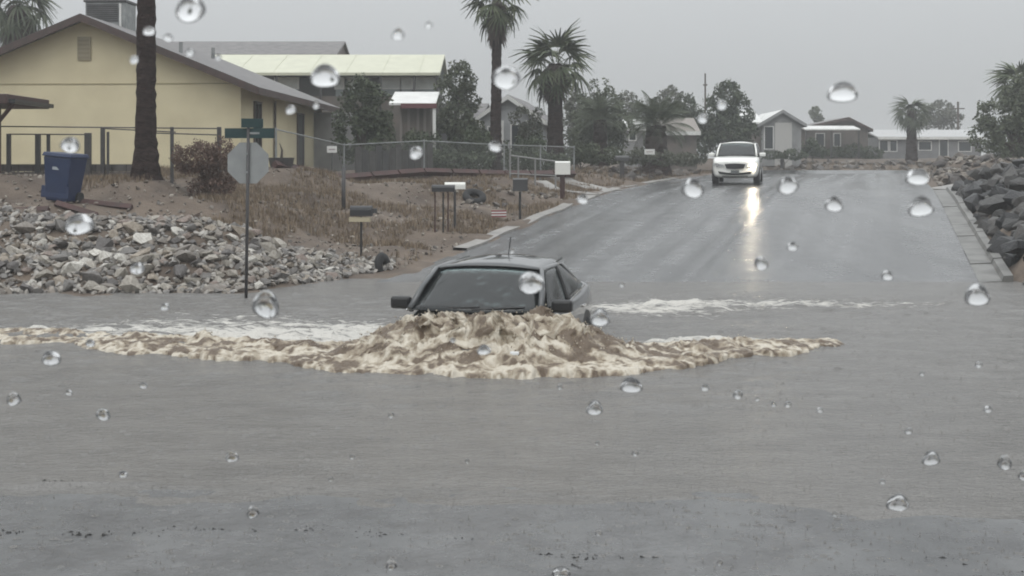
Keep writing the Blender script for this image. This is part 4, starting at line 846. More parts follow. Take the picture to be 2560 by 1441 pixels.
def feather_frond(ln, droop, n=26):
    V = []; Fc = []; pts = []
    for k in range(n+1):
        t = k/n; pts.append(Vector((ln*t*(1-.18*t), 0, ln*(.55*t-droop*t*t))))
    b = len(V)
    for k in range(n):
        strips(V, Fc, pts[k], pts[k+1]-pts[k], (0, 1, 0), (pts[k+1]-pts[k]).length, .02, 0, 1)
        if k > 2:
            ll = ln*.26*math.sin(math.pi*(k/n)**.8)+.08
            for s in (-1, 1): strips(V, Fc, pts[k], Vector((.45, s, -.15)), (1, 0, .3), ll, .018, .45, 2)
    return V, Fc
def mk(name, vf, m):
    me = bpy.data.meshes.new(name); me.from_pydata(vf[0], [], vf[1]); me.materials.append(m); me.update(); return me
FAN = [mk('frond', fan_frond(.75, .95, .55), M_frond) for _ in range(4)]; FAND = [mk('frond', fan_frond(.75, .95, .9), M_frondd) for _ in range(3)]
FEA = [mk('frond', feather_frond(2.0, .62), M_frondd) for _ in range(3)]
def trunk(root, h, r0, r1, flare=1.6, m=M_bark, lean=0):
    n = int(h/.14)+2; V = []; ns = 18
    for k in range(n):
        t = k/(n-1); z = -.4+(h+.4)*t; r = r0+(r1-r0)*t; r *= 1+(flare-1)*math.exp(-max(z, 0)*1.6); r *= 1+.07*(k % 2)
        for i in range(ns):
            a = 2*math.pi*i/ns; rr = r*(1+.07*random.uniform(-1, 1)); V.append((rr*math.cos(a)+lean*z, rr*math.sin(a), z+random.uniform(-.03, .03)))
    fs = [(k*ns+i, k*ns+(i+1) % ns, (k+1)*ns+(i+1) % ns, (k+1)*ns+i) for k in range(n-1) for i in range(ns)]+[tuple(range((n-1)*ns, n*ns))]
    return MB().add(V, fs).build('trunk', m, root)
def skirt(root, z0, z1_, rmax, m=M_skirt, n=420, loose=0.0, lean=0):
    """hanging dead fronds packed into a sleeve"""
    V = []; Fc = []
    for k in range(n):
        t = random.random(); a = random.uniform(0, 2*math.pi); z = z0+(z1_-z0)*t; env = rmax*(.35+.65*math.sin(math.pi*min(1, .18+.75*t))) 
        p = Vector((math.cos(a)*env*.55+lean*z, math.sin(a)*env*.55, z)); d = Vector((math.cos(a)*(.35+loose*random.random()), math.sin(a)*(.35+loose*random.random()), -1))
        strips(V, Fc, p, d, (-math.sin(a), math.cos(a), random.uniform(-.3, .3)), (z1_-z0)*random.uniform(.22, .42), random.uniform(.04, .08), .05, 2)
    o = linkmesh('dead_frond_skirt', mk('skirt', (V, Fc), m), root, kind='stuff')
    MB().tube([(lean*z0, 0, z0), (lean*z0, 0, z0+(z1_-z0)*.35), (lean*z1_, 0, z0+(z1_-z0)*.8), (lean*z1_, 0, z1_)], [rmax*.35, rmax*.72, rmax*.7, rmax*.35], 14).build('skirt_core', mat('frond_thatch', (.06, .043, .037), .95, (.04, .03, .026), 6, .05, 12, stretch=(3, 3, .4)), root, smooth=True)
    return o
def palm(label, X, Y, zb, hc, r0, r1, fr, meshes, nf, sk=None, flare=1.5, elev=(-60, 70), lean=0, m=M_bark, nsk=420, loose=0, crown=True, base_off=0):
    root = empty('palm_tree', (X, Y, zb), 0, label=label, cat='palm tree')
    trunk(root, hc, r0, r1, flare, m, lean)
    if sk: skirt(root, sk[0], sk[1], sk[2], n=nsk, loose=loose, lean=lean)
    if crown:
        for k in range(nf):
            az = k*2.39996+random.uniform(-.2, .2); el = R(elev[0]+(elev[1]-elev[0])*((k+.5)/nf)**.9+random.uniform(-7, 7)); s = fr*random.uniform(.85, 1.12)
            f = linkmesh('frond', meshes[k % len(meshes)], root, (lean*hc+r1*.5*math.cos(az), r1*.5*math.sin(az), hc-.15+.25*k/nf), (random.uniform(-.3, .3), -el, az), (s, s, s))
    return root
q = at(362, 0, 30); palm('huge shaggy dark palm trunk before the yellow house, crown out of frame', q.x+.02, 30, z1(q.x, 30)-.08, 11, .215, .195, 1.3, FAN, 34, (9.3, 10.8, .6), flare=1.75, lean=.004)
q = at(1238, 0, 52); palm('tallest fan palm, with brown dead frond bulb under its crown', q.x, 52, 2.0, at(0, 2, 52).z-2.0, .24, .17, .9, FAN, 24, (at(0, 92, 52).z-2.0, at(0, 5, 52).z-2.0, .56), lean=.012)
q = at(1388, 0, 55); palm('full green fan palm with a wide ragged skirt, second from the tallest', q.x, 55, 2.0, at(0, 160, 55).z-2.0, .34, .28, 1.05, FAN, 27, (at(0, 240, 55).z-2.0, at(0, 165, 55).z-2.0, .85), loose=1.0, nsk=300, elev=(-75, 80))
q = at(2279, 0, 95); palm('lone far fan palm in front of the long low house', q.x, 95, 2.5, at(0, 285, 95).z-2.5, .42, .3, .9, FAND, 26, (at(0, 300, 95).z-2.7, at(0, 270, 95).z-2.5, .5), flare=1.2)
q = at(45, 0, 54); palm('shaggy palm behind the left end of the yellow house roof', q.x, 54, 2.3, at(0, 15, 54).z-2.3, .3, .28, 1.0, FAND, 24, (at(0, 150, 54).z-2.3, at(0, 15, 54).z-2.3, .85), loose=.3)
q = at(1640, 0, 62); palm('squat bushy palm with arching feathery fronds by the road bend', q.x, 62, 2.0, at(0, 315, 62).z-2.0, .5, .45, .95, FEA, 44, (.2, at(0, 325, 62).z-2.0, .75), elev=(-35, 75), nsk=250)
q = at(1500, 0, 64); palm('grey green feathery palm merging into shrubs right of the ragged fan palm', q.x, 64, 2.0, at(0, 300, 64).z-2.0, .35, .3, .8, FEA, 34, (.2, 1.4, .5), elev=(-30, 70), nsk=120)
q = at(2550, 0, 66); palm('fan palm rising from the trees at the right frame edge', q.x, 66, 2.6, at(0, 215, 66).z-2.6, .3, .25, 1.0, FAN, 30, (at(0, 300, 66).z-2.6, at(0, 225, 66).z-2.6, .5))

# ------------------------------------------------------------------ broadleaf trees and shrubs
def leaf_cloud(blobs, n, ls, flat=.8):
    tot = sum(b[3]*b[4]*b[5] for b in blobs); V = np.empty((0, 3))
    cs = []; 
    for (x, y, z, a, b, c_) in blobs:
        k = max(8, int(n*a*b*c_/tot)); u = rng.normal(size=(k, 3)); u /= np.linalg.norm(u, axis=1)[:, None]; r = rng.uniform(.25, 1, k)**.45
        lump = 1+.28*vnoise(u[:, 0]*2.2+x, u[:, 1]*2.2+y, u[:, 2]*2.2+z)
        cs.append(np.stack([x+u[:, 0]*r*a*lump, y+u[:, 1]*r*b*lump, z+u[:, 2]*r*c_*lump], -1))
    C = np.concatenate(cs); keep = vnoise(C[:, 0]*2.1, C[:, 1]*2.1, C[:, 2]*2.1) > -.27; C = C[keep]; k = len(C)
    a = rng.normal(size=(k, 3)); a /= np.linalg.norm(a, axis=1)[:, None]; b = np.cross(a, rng.normal(size=(k, 3))); b /= np.linalg.norm(b, axis=1)[:, None]
    s = (ls*rng.uniform(.6, 1.5, k))[:, None]; V = np.stack([C-a*s, C+b*s*.5, C+a*s, C-b*s*.5], 1).reshape(-1, 3)
    return V, np.arange(len(V)).reshape(-1, 4)
def tree(name, label, X, Y, zb, blobs, n, ls, m, tr=.1, cat='tree', limbs=5):
    """blobs relative to the base"""
    root = empty(name, (X, Y, zb), 0, label=label, cat=cat)
    V, f = leaf_cloud(blobs, n, ls); linkmesh('crown', npmesh('crown', V, f, m), root)
    top = max(b[2] for b in blobs); mb = MB()
    if tr:
        mb.tube([(0, 0, -.3), (.04, 0, top*.35), (-.03, .02, top*.7)], [tr*1.3, tr, tr*.6], 8)
        for b in blobs[:limbs]: mb.tube([(0, 0, top*.25), (b[0]*.5, b[1]*.5, (top*.3+b[2])/2), (b[0], b[1], b[2])], [tr*.7, tr*.4, tr*.15], 6)
        mb.build('trunk', M_wood, root)
    return root
def P(px, py, Y, X0, zb): v = at(px, py, Y); return (v.x-X0, 0, v.z-zb)
def trees(name, label, Y, zb, pxb, bl, n, ls, m, **k):
    X0 = at(pxb, 0, Y).x; blobs = []
    for (px, py, rx, ry) in bl:
        c_ = P(px, py, Y, X0, zb); blobs.append((c_[0], random.uniform(-.3, .3), c_[2], rx*Y/F, rx*Y/F, ry*Y/F))
    return tree(name, label, X0, Y, zb, blobs, n, ls, m, **k)
trees('bushy_tree', 'dark bushy tree left of the white porch roof', 47, 2.1, 905, [(905, 240, 48, 45), (870, 290, 45, 60), (935, 285, 50, 60), (900, 350, 65, 60), (955, 345, 35, 50), (905, 205, 22, 20)], 9000, .07, M_leafA)
trees('bushy_tree', 'dark green tree beside the dark gable, left of the tallest palm', 54, 2.0, 1140, [(1150, 200, 42, 45), (1110, 240, 30, 50), (1170, 250, 35, 55), (1140, 310, 55, 55), (1175, 345, 45, 50), (1110, 350, 40, 60)], 9000, .075, M_leafB)
trees('round_shrub', 'dark shrub behind the fence under the maroon porch beam', 50, 2.0, 1030, [(1030, 370, 60, 40), (1080, 375, 40, 40)], 4000, .06, M_leafA, tr=.04, cat='shrub')
trees('round_shrub', 'dark shrub behind the fence left of the tall palm trunk', 51, 2.0, 1180, [(1170, 365, 40, 42), (1210, 375, 34, 40)], 3500, .06, M_leafA, tr=.04, cat='shrub')
trees('round_shrub', 'low dark shrub between the two tall palm trunks', 52, 2.0, 1310, [(1290, 375, 36, 32), (1340, 378, 40, 34)], 3000, .06, M_leafA, tr=.04, cat='shrub')
trees('feathery_tree', 'grey green feathery tree right of the ragged fan palm', 66, 2.0, 1480, [(1470, 290, 45, 60), (1520, 270, 42, 50), (1500, 340, 70, 50), (1555, 320, 35, 45), (1485, 225, 16, 28), (1515, 215, 10, 24), (1450, 350, 40, 40)], 10000, .08, M_leafB)
trees('round_tree', 'dark round tree behind and left of the white car', 80, 2.2, 1815, [(1815, 250, 45, 42), (1780, 285, 42, 45), (1850, 280, 40, 45), (1815, 330, 72, 50), (1775, 345, 40, 40), (1870, 340, 30, 40), (1820, 215, 22, 18), (1765, 245, 14, 30)], 12000, .1, M_leafA)
trees('round_tree', 'dark tree between the bushy palm and the round tree', 84, 2.2, 1720, [(1710, 265, 30, 30), (1730, 310, 32, 45), (1700, 340, 40, 40)], 5000, .09, M_leafA)
trees('small_tree', 'small faint tree above the low dark far house roof', 150, 3, 2037, [(2037, 283, 16, 17), (2045, 296, 14, 12)], 900, .16, M_leafB)
trees('pale_tree', 'pale hazy tree behind the far palm', 140, 3, 2350, [(2340, 285, 40, 32), (2310, 305, 30, 22), (2375, 300, 30, 28)], 4000, .16, M_leafC)
trees('large_tree', 'large green tree at the right frame edge above the rocks', 62, 2.4, 2530, [(2500, 290, 60, 50), (2560, 240, 55, 60), (2470, 340, 45, 45), (2540, 350, 80, 55), (2600, 290, 60, 80), (2455, 285, 24, 25)], 14000, .085, M_leafB, tr=.16)
trees('low_shrub', 'low shrub left of the long low far house', 98, 2.6, 2150, [(2130, 378, 40, 18), (2180, 385, 30, 18), (2090, 380, 25, 14)], 3000, .09, M_leafA, tr=.03, cat='shrub')
trees('low_shrub', 'low shrub beside the white roofed far house', 90, 2.6, 2030, [(2025, 370, 25, 22), (2050, 380, 20, 14)], 2200, .09, M_leafA, tr=.03, cat='shrub')
trees('low_shrub', 'dark shrub right behind the white car', 78, 2.0, 1740, [(1745, 385, 30, 30), (1700, 388, 40, 26)], 3500, .07, M_leafA, tr=.03, cat='shrub')
trees('low_shrub', 'grey shrub on the verge beneath the bushy palm', 58, 1.9, 1600, [(1590, 392, 40, 22), (1660, 398, 40, 20), (1715, 400, 34, 18)], 3500, .06, M_leafC, tr=.03, cat='shrub')
trees('low_shrub', 'dull green hedge right of the pipe gate', 56, 1.9, 1450, [(1430, 385, 40, 30), (1480, 388, 36, 26), (1530, 392, 30, 22)], 4500, .06, M_leafB, tr=.03, cat='shrub')
trees('loose_tree', 'loose grey green tree in front of the pale grey gabled house', 57, 2.0, 1310, [(1300, 300, 30, 34), (1325, 335, 34, 34), (1345, 290, 18, 24)], 1800, .07, M_leafC)
trees('low_shrub', 'dull scrub along the foot of the white roofed gable house', 83, 2.2, 1960, [(1930, 388, 30, 12), (1985, 388, 36, 13)], 1800, .08, M_leafA, tr=.03, cat='shrub')
trees('hazy_tree', 'hazy tree mass behind the gap between the feathery palms', 88, 2.2, 1575, [(1560, 270, 40, 40), (1600, 290, 35, 40), (1540, 310, 40, 45), (1590, 345, 60, 45)], 6000, .1, M_leafC)
trees('hazy_tree', 'hazy tree rising just right of the ragged fan palm skirt', 76, 2.1, 1440, [(1440, 270, 30, 45), (1420, 310, 34, 50), (1460, 330, 34, 50)], 5000, .09, M_leafC)
trees('hazy_tree', 'hazy tree behind the round tree and the small shed', 96, 2.3, 1680, [(1675, 250, 34, 34), (1650, 285, 36, 36), (1700, 300, 40, 40), (1740, 300, 20, 40)], 5000, .11, M_leafC)
trees('round_shrub', 'dark scrub behind the fence right of the board screen', 47.5, 2.0, 1090, [(1070, 400, 55, 26), (1130, 402, 50, 26), (1190, 405, 45, 24), (1010, 398, 40, 24)], 6000, .05, M_leafA, tr=.03, cat='shrub')
trees('low_shrub', 'dark scrub low behind the pipe gate', 50, 1.95, 1330, [(1290, 405, 40, 24), (1350, 405, 40, 26), (1400, 405, 30, 24)], 4000, .05, M_leafA, tr=.03, cat='shrub')
trees('dry_bush', 'big dry reddish brown bush behind the stop sign', 30.6, 1.5, 520, [(500, 400, 60, 40), (545, 430, 55, 50), (470, 400, 45, 35), (530, 470, 60, 35), (480, 370, 40, 22), (560, 380, 40, 35)], 14000, .028, M_dryleaf, tr=.03, cat='bush')

# ------------------------------------------------------------------ rocks
def rockmesh(k, m, el=1.0):
    bm = bmesh.new(); r_ = random.Random(k)
    for _ in range(15):
        v = Vector((r_.gauss(0, 1), r_.gauss(0, 1), r_.gauss(0, 1))).normalized(); bm.verts.new((v.x*r_.uniform(.7, 1)*1.15, v.y*r_.uniform(.7, 1)*.9, v.z*r_.uniform(.6, 1)*.62*el))
    g = bmesh.ops.convex_hull(bm, input=bm.verts); bmesh.ops.delete(bm, geom=[x for x in g['geom_interior'] if isinstance(x, bmesh.types.BMVert)], context='VERTS')
    me = bpy.data.meshes.new('rock'); bm.to_mesh(me); bm.free(); me.materials.append(m); return me
def rocks(root, spots, meshes):
    for (x, y, z, s) in spots:
        linkmesh('rock', random.choice(meshes), root, (x, y, z), (random.uniform(-.6, .6), random.uniform(-.6, .6), random.uniform(0, 6.28)), (s*random.uniform(.8, 1.25), s, s*random.uniform(.8, 1.2)))
def joined(name, spots, meshes, root, m):
    V = []; Fc = []
    for (x, y, z, s) in spots:
        me = random.choice(meshes); rm = Euler((random.uniform(-1, 1), random.uniform(-1, 1), random.uniform(0, 6.28))).to_matrix(); b = len(V)
        V += [tuple(rm @ v.co*s+Vector((x, y, z))) for v in me.vertices]; Fc += [tuple(i+b for i in p.vertices) for p in me.polygons]
    me = bpy.data.meshes.new(name); me.from_pydata(V, [], Fc); me.materials.append(m); return linkmesh(name, me, root, kind='stuff')
def islmat(name, cols, rough=.65):
    m = bpy.data.materials.new(name); m.use_nodes = True; n = m.node_tree.nodes; l = m.node_tree.links.new; g = n.new('ShaderNodeNewGeometry'); r = n.new('ShaderNodeValToRGB'); r.color_ramp.interpolation = 'CONSTANT'
    e = r.color_ramp.elements
    while len(e) < len(cols): e.new(.5)
    for i, c_ in enumerate(cols): e[i].position = i/len(cols); e[i].color = (*c_, 1)
    l(g.outputs['Random Per Island'], r.inputs[0]); l(r.outputs[0], n['Principled BSDF'].inputs['Base Color']); n['Principled BSDF'].inputs['Roughness'].default_value = rough; return m
M_smallp = islmat('small_pale_stones', [(.28,.26,.235), (.19,.18,.17), (.36,.34,.31), (.15,.14,.13), (.24,.21,.18)])
M_smallb = islmat('small_brown_stones', [(.15,.13,.11), (.22,.19,.16), (.10,.09,.08), (.30,.27,.23), (.13,.10,.08)])
M_smalld = islmat('small_dark_stones', [(.04,.04,.04), (.065,.064,.062), (.1,.096,.09)])
RM = [rockmesh(k, M_rock) for k in range(14)]; RD = [rockmesh(50+k, M_rockd, 1.15) for k in range(10)]; RB = [rockmesh(90+k, M_rubble) for k in range(8)]
rb = empty('rock_bank', (0, 0, 0), label='bank of pale broken riprap rocks at the waterline on the left', cat='rocks')
def bank_pos(px, v):
    """v 0 at the toe, 1 at the top of the riprap"""
    X = (px-1280)*22.4/F
    if X < -4.9: Yt, Yb = 22.35, 26.9
    else: Yt, Yb = np.interp(X, [-4.9, -3.9, -2.7, -2.2], [22.5, 24.2, 26.6, 27]), np.interp(X, [-4.9, -3.9, -2.7, -2.2], [26.8, 26.9, 27.1, 27.4])
    return X, Yt+(Yb-Yt)*v
sp1 = []
tries = 0
while len(sp1) < 300 and tries < 20000:
    tries += 1
    X = random.uniform(-9.8, -2.6); v = random.random()**.9
    Yt = 22.35 if X < -4.9 else float(np.interp(X, [-4.9, -3.9, -2.7], [22.6, 24.4, 26.6])); Yb = 26.4 if X < -5.5 else float(np.interp(X, [-5.5, -4.4, -2.6], [26.4, 26.6, 27.2]))
    Yy = Yt+(Yb-Yt)*v
    s = random.choice([.11, .13, .15, .17, .2, .24])*(1.15 if X < -6.5 else .85 if X > -4.5 else 1)
    if any((X-a)**2+((Yy-b)*.9)**2 < (.62*(s+s2))**2 for a, b, _, s2 in sp1): continue
    sp1.append((X, Yy, z1(X, Yy)+s*random.uniform(.1, .55), s))
rocks(rb, sp1, RM)
sp2 = []
for _ in range(5200):
    X = random.uniform(-16, -2.5); Yt = 22.3 if X < -4.9 else float(np.interp(X, [-4.9, -3.9, -2.7], [22.5, 24.3, 26.5])); Yb = 27.0 if X < -5.5 else 27.3
    Yy = random.uniform(Yt, max(Yb, Yt+.3)); s = random.uniform(.04, .11); sp2.append((X, Yy, z1(X, Yy)+s*.4, s))
joined('loose_stones', sp2, RM, rb, M_smallp)
rr2 = empty('rock_bank', (0, 0, 0), label='bank of large dark wet boulders right of the concrete kerb', cat='rocks')
sp = []; tries = 0
while len(sp) < 270 and tries < 30000:
    tries += 1; Y = random.uniform(23.6, 44.5); off = .8+6.5*random.random()**1.5; X = float(edgeR(Y))+off
    if Y < 26: X = float(edgeR(26))+.3+off+(26-Y)*.2
    s = random.uniform(.22, .5)
    if any((X-a)**2+(Y-b)**2 < (.5*(s+s2))**2 for a, b, _, s2 in sp) or X/Y > .46: continue
    sp.append((X, Y, z1(X, Y)+s*random.uniform(.15, .5), s))
for _ in range(26):
    X = random.uniform(9.75, 12); Y = random.uniform(23.7, 27.2)
    if X < float(edgeR(Y))+.75+max(0, 26-Y)*.35: continue
    s = random.uniform(.2, .36); sp.append((X, Y, z1(X, Y)+s*.3, s))
rocks(rr2, sp, RD)
joined('loose_stones', [(X, Y, z1(X, Y)+.05, random.uniform(.07, .17)) for X, Y in [(float(edgeR(y))+random.uniform(.8, 7), y) for y in np.random.default_rng(3).uniform(24, 45, 900)]], RD, rr2, M_smalld)
rr3 = empty('rubble_field', (0, 0, 0), label='field of brown and grey rubble at the crest on the right', cat='rocks')
sp = []
for _ in range(190):
    Y = random.uniform(48.5, 74); X = random.uniform(float(edgeR(Y))+.8, Y*.42); s = random.uniform(.16, .42); sp.append((X, Y, z1(X, Y)+s*.35, s))
rocks(rr3, sp, RB)
joined('loose_stones', [(X, Y, z1(X, Y)+.05, random.uniform(.06, .2)) for X, Y in [(float(edgeR(y))+random.uniform(.5, 9), y) for y in np.random.default_rng(4).uniform(47, 78, 1600)]], RB, rr3, M_smallb)
rr4 = empty('rock_verge', (0, 0, 0), label='dark rocky verge left of the white car below the bushy palm', cat='rocks')
sp = []
for _ in range(120):
    Y = random.uniform(53, 74); X = float(edgeL(Y))-random.uniform(.5, 4.5); s = random.uniform(.15, .36); sp.append((X, Y, z1(X, Y)+s*.35, s))
rocks(rr4, sp, RB)
# rubble heap in the yard by the mailboxes
rr5 = empty('rubble_heap', (0, 0, 0), label='scattered rubble and stones behind the dark grey box mailbox', cat='rocks')
sp = []
for _ in range(70):
    px = random.uniform(1100, 1420); Y = random.uniform(37, 42.5); X = (px-1280)*Y/F; s = random.uniform(.07, .2)
    if X > float(edgeL(Y))-.5: continue
    sp.append((X, Y, z1(X, Y)+s*.3, s))
rocks(rr5, sp, RB+RM[:3])
fb = empty('rock_bank', (0, 0, 0), label='low brown stony bank across the top of the road', cat='rocks')
sp = []
for _ in range(150):
    px = random.uniform(1900, 2330); Y = random.uniform(84, 90); s = random.uniform(.15, .4); X = (px-1280)*Y/F; sp.append((X, Y, z1(X, Y)+s*.3, s))
rocks(fb, sp, RB)
def inside(X, Y): return X > float(edgeL(Y))-.35
st = []
while len(st) < 5000:
    Y = random.uniform(26.5, 75); X = random.uniform(-Y*.41, min(Y*.2, float(edgeL(Y))-.3))
    if X < -5 and Y > 37: continue
    st.append((X, Y, 0, random.uniform(.015, .07)))
zz_ = zt(np.array([s[0] for s in st]), np.array([s[1] for s in st]))
joined('gravel', [(s[0], s[1], float(z)+s[3]*.3, s[3]) for s, z in zip(st, zz_)], RB[:4], None, M_smallb)
st = [((px-1280)*Y/F, Y) for px, Y in zip(rng.uniform(1780, 2560, 1500), rng.uniform(82.5, 98, 1500))]
# dry grass and weeds
def grass(name, pts, hmin, hmax, m, per=5):
    n = len(pts); P_ = np.repeat(pts, per, 0)+rng.normal(0, .05, (n*per, 2)); k = len(P_); z = zt(P_[:, 0], P_[:, 1])
    a = rng.uniform(0, 2*np.pi, k); h = rng.uniform(hmin, hmax, k); w_ = rng.uniform(.006, .014, k); ln = rng.uniform(0, .6, k)*h
    dx, dy = np.cos(a), np.sin(a); b = np.stack([P_[:, 0], P_[:, 1], z-.02], -1); t = b+np.stack([dy*ln, -dx*ln, h], -1); s = np.stack([dx*w_, dy*w_, 0*w_], -1)
    V = np.stack([b-s, b+s, t], 1).reshape(-1, 3); return linkmesh(name, npmesh(name, V, np.arange(len(V)).reshape(-1, 3), m), kind='stuff', label='dry straw coloured weeds on the left bank', cat='grass')
g = []
while len(g) < 7000:
    Y = random.uniform(26.8, 50); X = random.uniform(max(-10.5, -Y*.41), float(edgeL(Y))-.3)
    if vnoise(X*.9, Y*.9, 3.0) < -.05: continue
    if Y > 37.5 and X < -4.5: continue
    if Y < 28.8 and X > -5 and random.random() < .8: continue
    g.append((X, Y))
grass('dry_grass', np.array(g), .05, .2, M_straw, 8)
g = []
while len(g) < 2500:
    Y = random.uniform(50, 76); X = float(edgeL(Y))-random.uniform(.3, 6); g.append((X, Y))
for _ in range(2500):
    Y = random.uniform(83, 92); g.append(((random.uniform(1780, 2400)-1280)*Y/F, Y))
o = grass('dry_grass', np.array(g), .08, .3, M_straw, 5); o['label'] = 'dry weeds along the far verge and bank'

# twigs and leaf litter floating at the near water edge
chips = MB(); M_chip = mat('wet_twig', (.012, .011, .010), .6)
def chip(px, py, l_=.05, w_=.012):
    Y = CH*F/(py-HY); X = (px-1280)*Y/F; a = random.uniform(-.5, .5); z = max(float(zroad(np.array([X]), np.array([Y]))[0]), float(zwater(np.array([X]), np.array([Y]))[0]))
    k = random.randint(4, 6); ring = [(X+l_*random.uniform(.3, .6)*math.cos(t), Y+w_*random.uniform(.8, 2.2)*math.sin(t)+l_*.3*math.sin(a)*math.cos(t), z-.002) for t in [2*math.pi*q/k for q in range(k)]]
    chips.add(ring+[(X+random.uniform(-.3, .3)*l_, Y, z+random.uniform(.003, .011))], [(q, (q+1) % k, k) for q in range(k)])
for (a, b, y0, y1_, n) in ((0, 60, 1328, 1350, 5), (150, 280, 1335, 1352, 8), (330, 440, 1320, 1350, 6), (478, 580, 1322, 1334, 7), (590, 640, 1322, 1336, 2), (730, 810, 1315, 1332, 6), (862, 1010, 1333, 1350, 12), (1100, 1200, 1348, 1356, 3), (1350, 1420, 1393, 1402, 5), (1430, 1500, 1393, 1412, 8), (1535, 1560, 1398, 1404, 2), (1600, 1640, 1396, 1404, 2), (1430, 1470, 1420, 1430, 3), (100, 230, 1200, 1206, 6), (2200, 2560, 1400, 1440, 5)):
    for _ in range(n*2): chip(random.uniform(a, b), random.uniform(y0, y1_), random.choice([.008, .01, .014, .02, .035, .05]), random.uniform(.002, .008))
chips.build('floating_litter', M_chip, kind='stuff', label='dark twigs floating at the near edge of the flood', cat='litter')

# ------------------------------------------------------------------ the car the photo is taken from: bonnet below the frame, windscreen with rain on it
nc = empty('near_car', (0, 1.2, .09), 0, label='car the view looks out of, its clear windscreen speckled with rain', cat='car')
M_nc = paint('dark_bonnet_paint', (.012, .012, .014), .2, .3)
def nco(x, y, z): return (x, y-1.2, z-.09)
mb = MB(); vs, fs = patch(nco(-.8, 2.9, 1.05), nco(.8, 2.9, 1.05), nco(.8, 1.62, 1.44), nco(-.8, 1.62, 1.44), (0, 0, .06)); mb.add(vs, fs); o = mb.build('bonnet', M_nc, nc, smooth=True); md = o.modifiers.new('t', 'SOLIDIFY'); md.thickness = .03
MB().box(-.9, .9, .2, 1.6, .45, .98).build('front_body', M_nc, nc, bevel=.08)
for s in (-1, 1): MB().tube([(s*.68, .75, .36), (s*.9, .75, .36)], .36, 24).build('wheel', M_tyre, nc)
MB().box(-.85, .85, -.1, .45, .5, 1.36).build('bulkhead', M_black, nc, bevel=.03)
WP = Vector((0, .65, CH)); WD = Vector((0, 1.7, -1)).normalized(); WN = Vector((0, 1, 1.7)).normalized()
pm_ = bpy.data.materials.new('clear_glass'); pm_.use_nodes = True; n = pm_.node_tree.nodes; n.remove(n['Principled BSDF']); tb = n.new('ShaderNodeBsdfTransparent'); tb.inputs['Color'].default_value = (1, 1, 1, 1); pm_.node_tree.links.new(tb.outputs[0], n['Material Output'].inputs['Surface'])
a = WP+WD*.98; b = WP-WD*.62; vs = []
for c_, wd in ((a, .78), (b, .62)):
    for s in (-1, 1):
        for t in (0, .005): q = c_-WN*t; vs.append(nco(s*wd, q.y, q.z))
MB().add(vs, [(0,2,6,4), (1,5,7,3), (0,1,3,2), (4,6,7,5), (0,4,5,1), (2,3,7,6)]).build('windscreen', pm_, nc)
dm = bpy.data.materials.new('rain_water'); dm.use_nodes = True; n = dm.node_tree.nodes; n.remove(n['Principled BSDF']); gb = n.new('ShaderNodeBsdfRefraction'); gb.inputs['IOR'].default_value = 1.33; gb.inputs['Roughness'].default_value = .02
gg = n.new('ShaderNodeBsdfGlass'); gg.inputs['IOR'].default_value = 1.33; gg.inputs['Roughness'].default_value = 0; dm.node_tree.links.new(gg.outputs[0], n['Material Output'].inputs['Surface'])
DH = .86
DROPS = [(475,28,78,62), (665,765,72,65), (1265,198,66,62), (812,195,70,60), (1327,712,62,55), (1500,798,52,40), (1733,475,62,44), (1970,468,56,40), (2085,515,48,34), (2295,450,58,34), (2303,522,66,46), (2443,742,68,50),
 (2108,238,76,44), (197,568,70,46), (175,368,52,34), (127,900,46,34), (1578,968,52,36), (1487,1024,44,32), (2328,1150,46,32), (2512,1160,40,32), (2245,1262,54,38), (1903,662,38,32), (2218,692,30,24), (1982,620,28,20),
 (34,1001,36,32), (258,1040,36,28), (580,1145,32,26), (632,1283,32,28), (978,1416,30,22), (1403,1436,44,24), (1040,386,36,30), (1238,370,32,26), (343,676,40,24), (995,88,30,36), (1210,880,36,20), (1804,266,26,26), (1757,300,28,24), (1845,990,26,20), (2558,1192,24,24),
 (978,1040,16,14), (1588,1135,18,15), (1497,1335,16,14), (2447,915,18,15), (2305,937,13,11), (2470,1027,22,15), (1970,1014,18,14), (1934,1013,14,13), (2050,1028,16,12), (2087,1288,14,12), (2206,1207,16,12), (1555,714,14,14), (1400,970,14,12), (1763,973,22,14),
 (307,1190,26,12), (358,967,20,14), (172,985,18,12), (880,1145,14,12), (412,771,24,16), (372,82,30,22), (420,98,26,18), (475,135,24,18), (335,153,22,22), (726,278,26,22), (545,145,16,20), (225,862,26,16), (1132,853,13,13), (1800,1408,16,16), (1457,502,30,22),
 (1280,630,14,14), (2272,1080,20,16), (1493,1110,11,11), (827,1200,14,12), (1168,1155,11,11), (1894,1000,12,11), (790,265,18,22), (1072,66,20,16)]
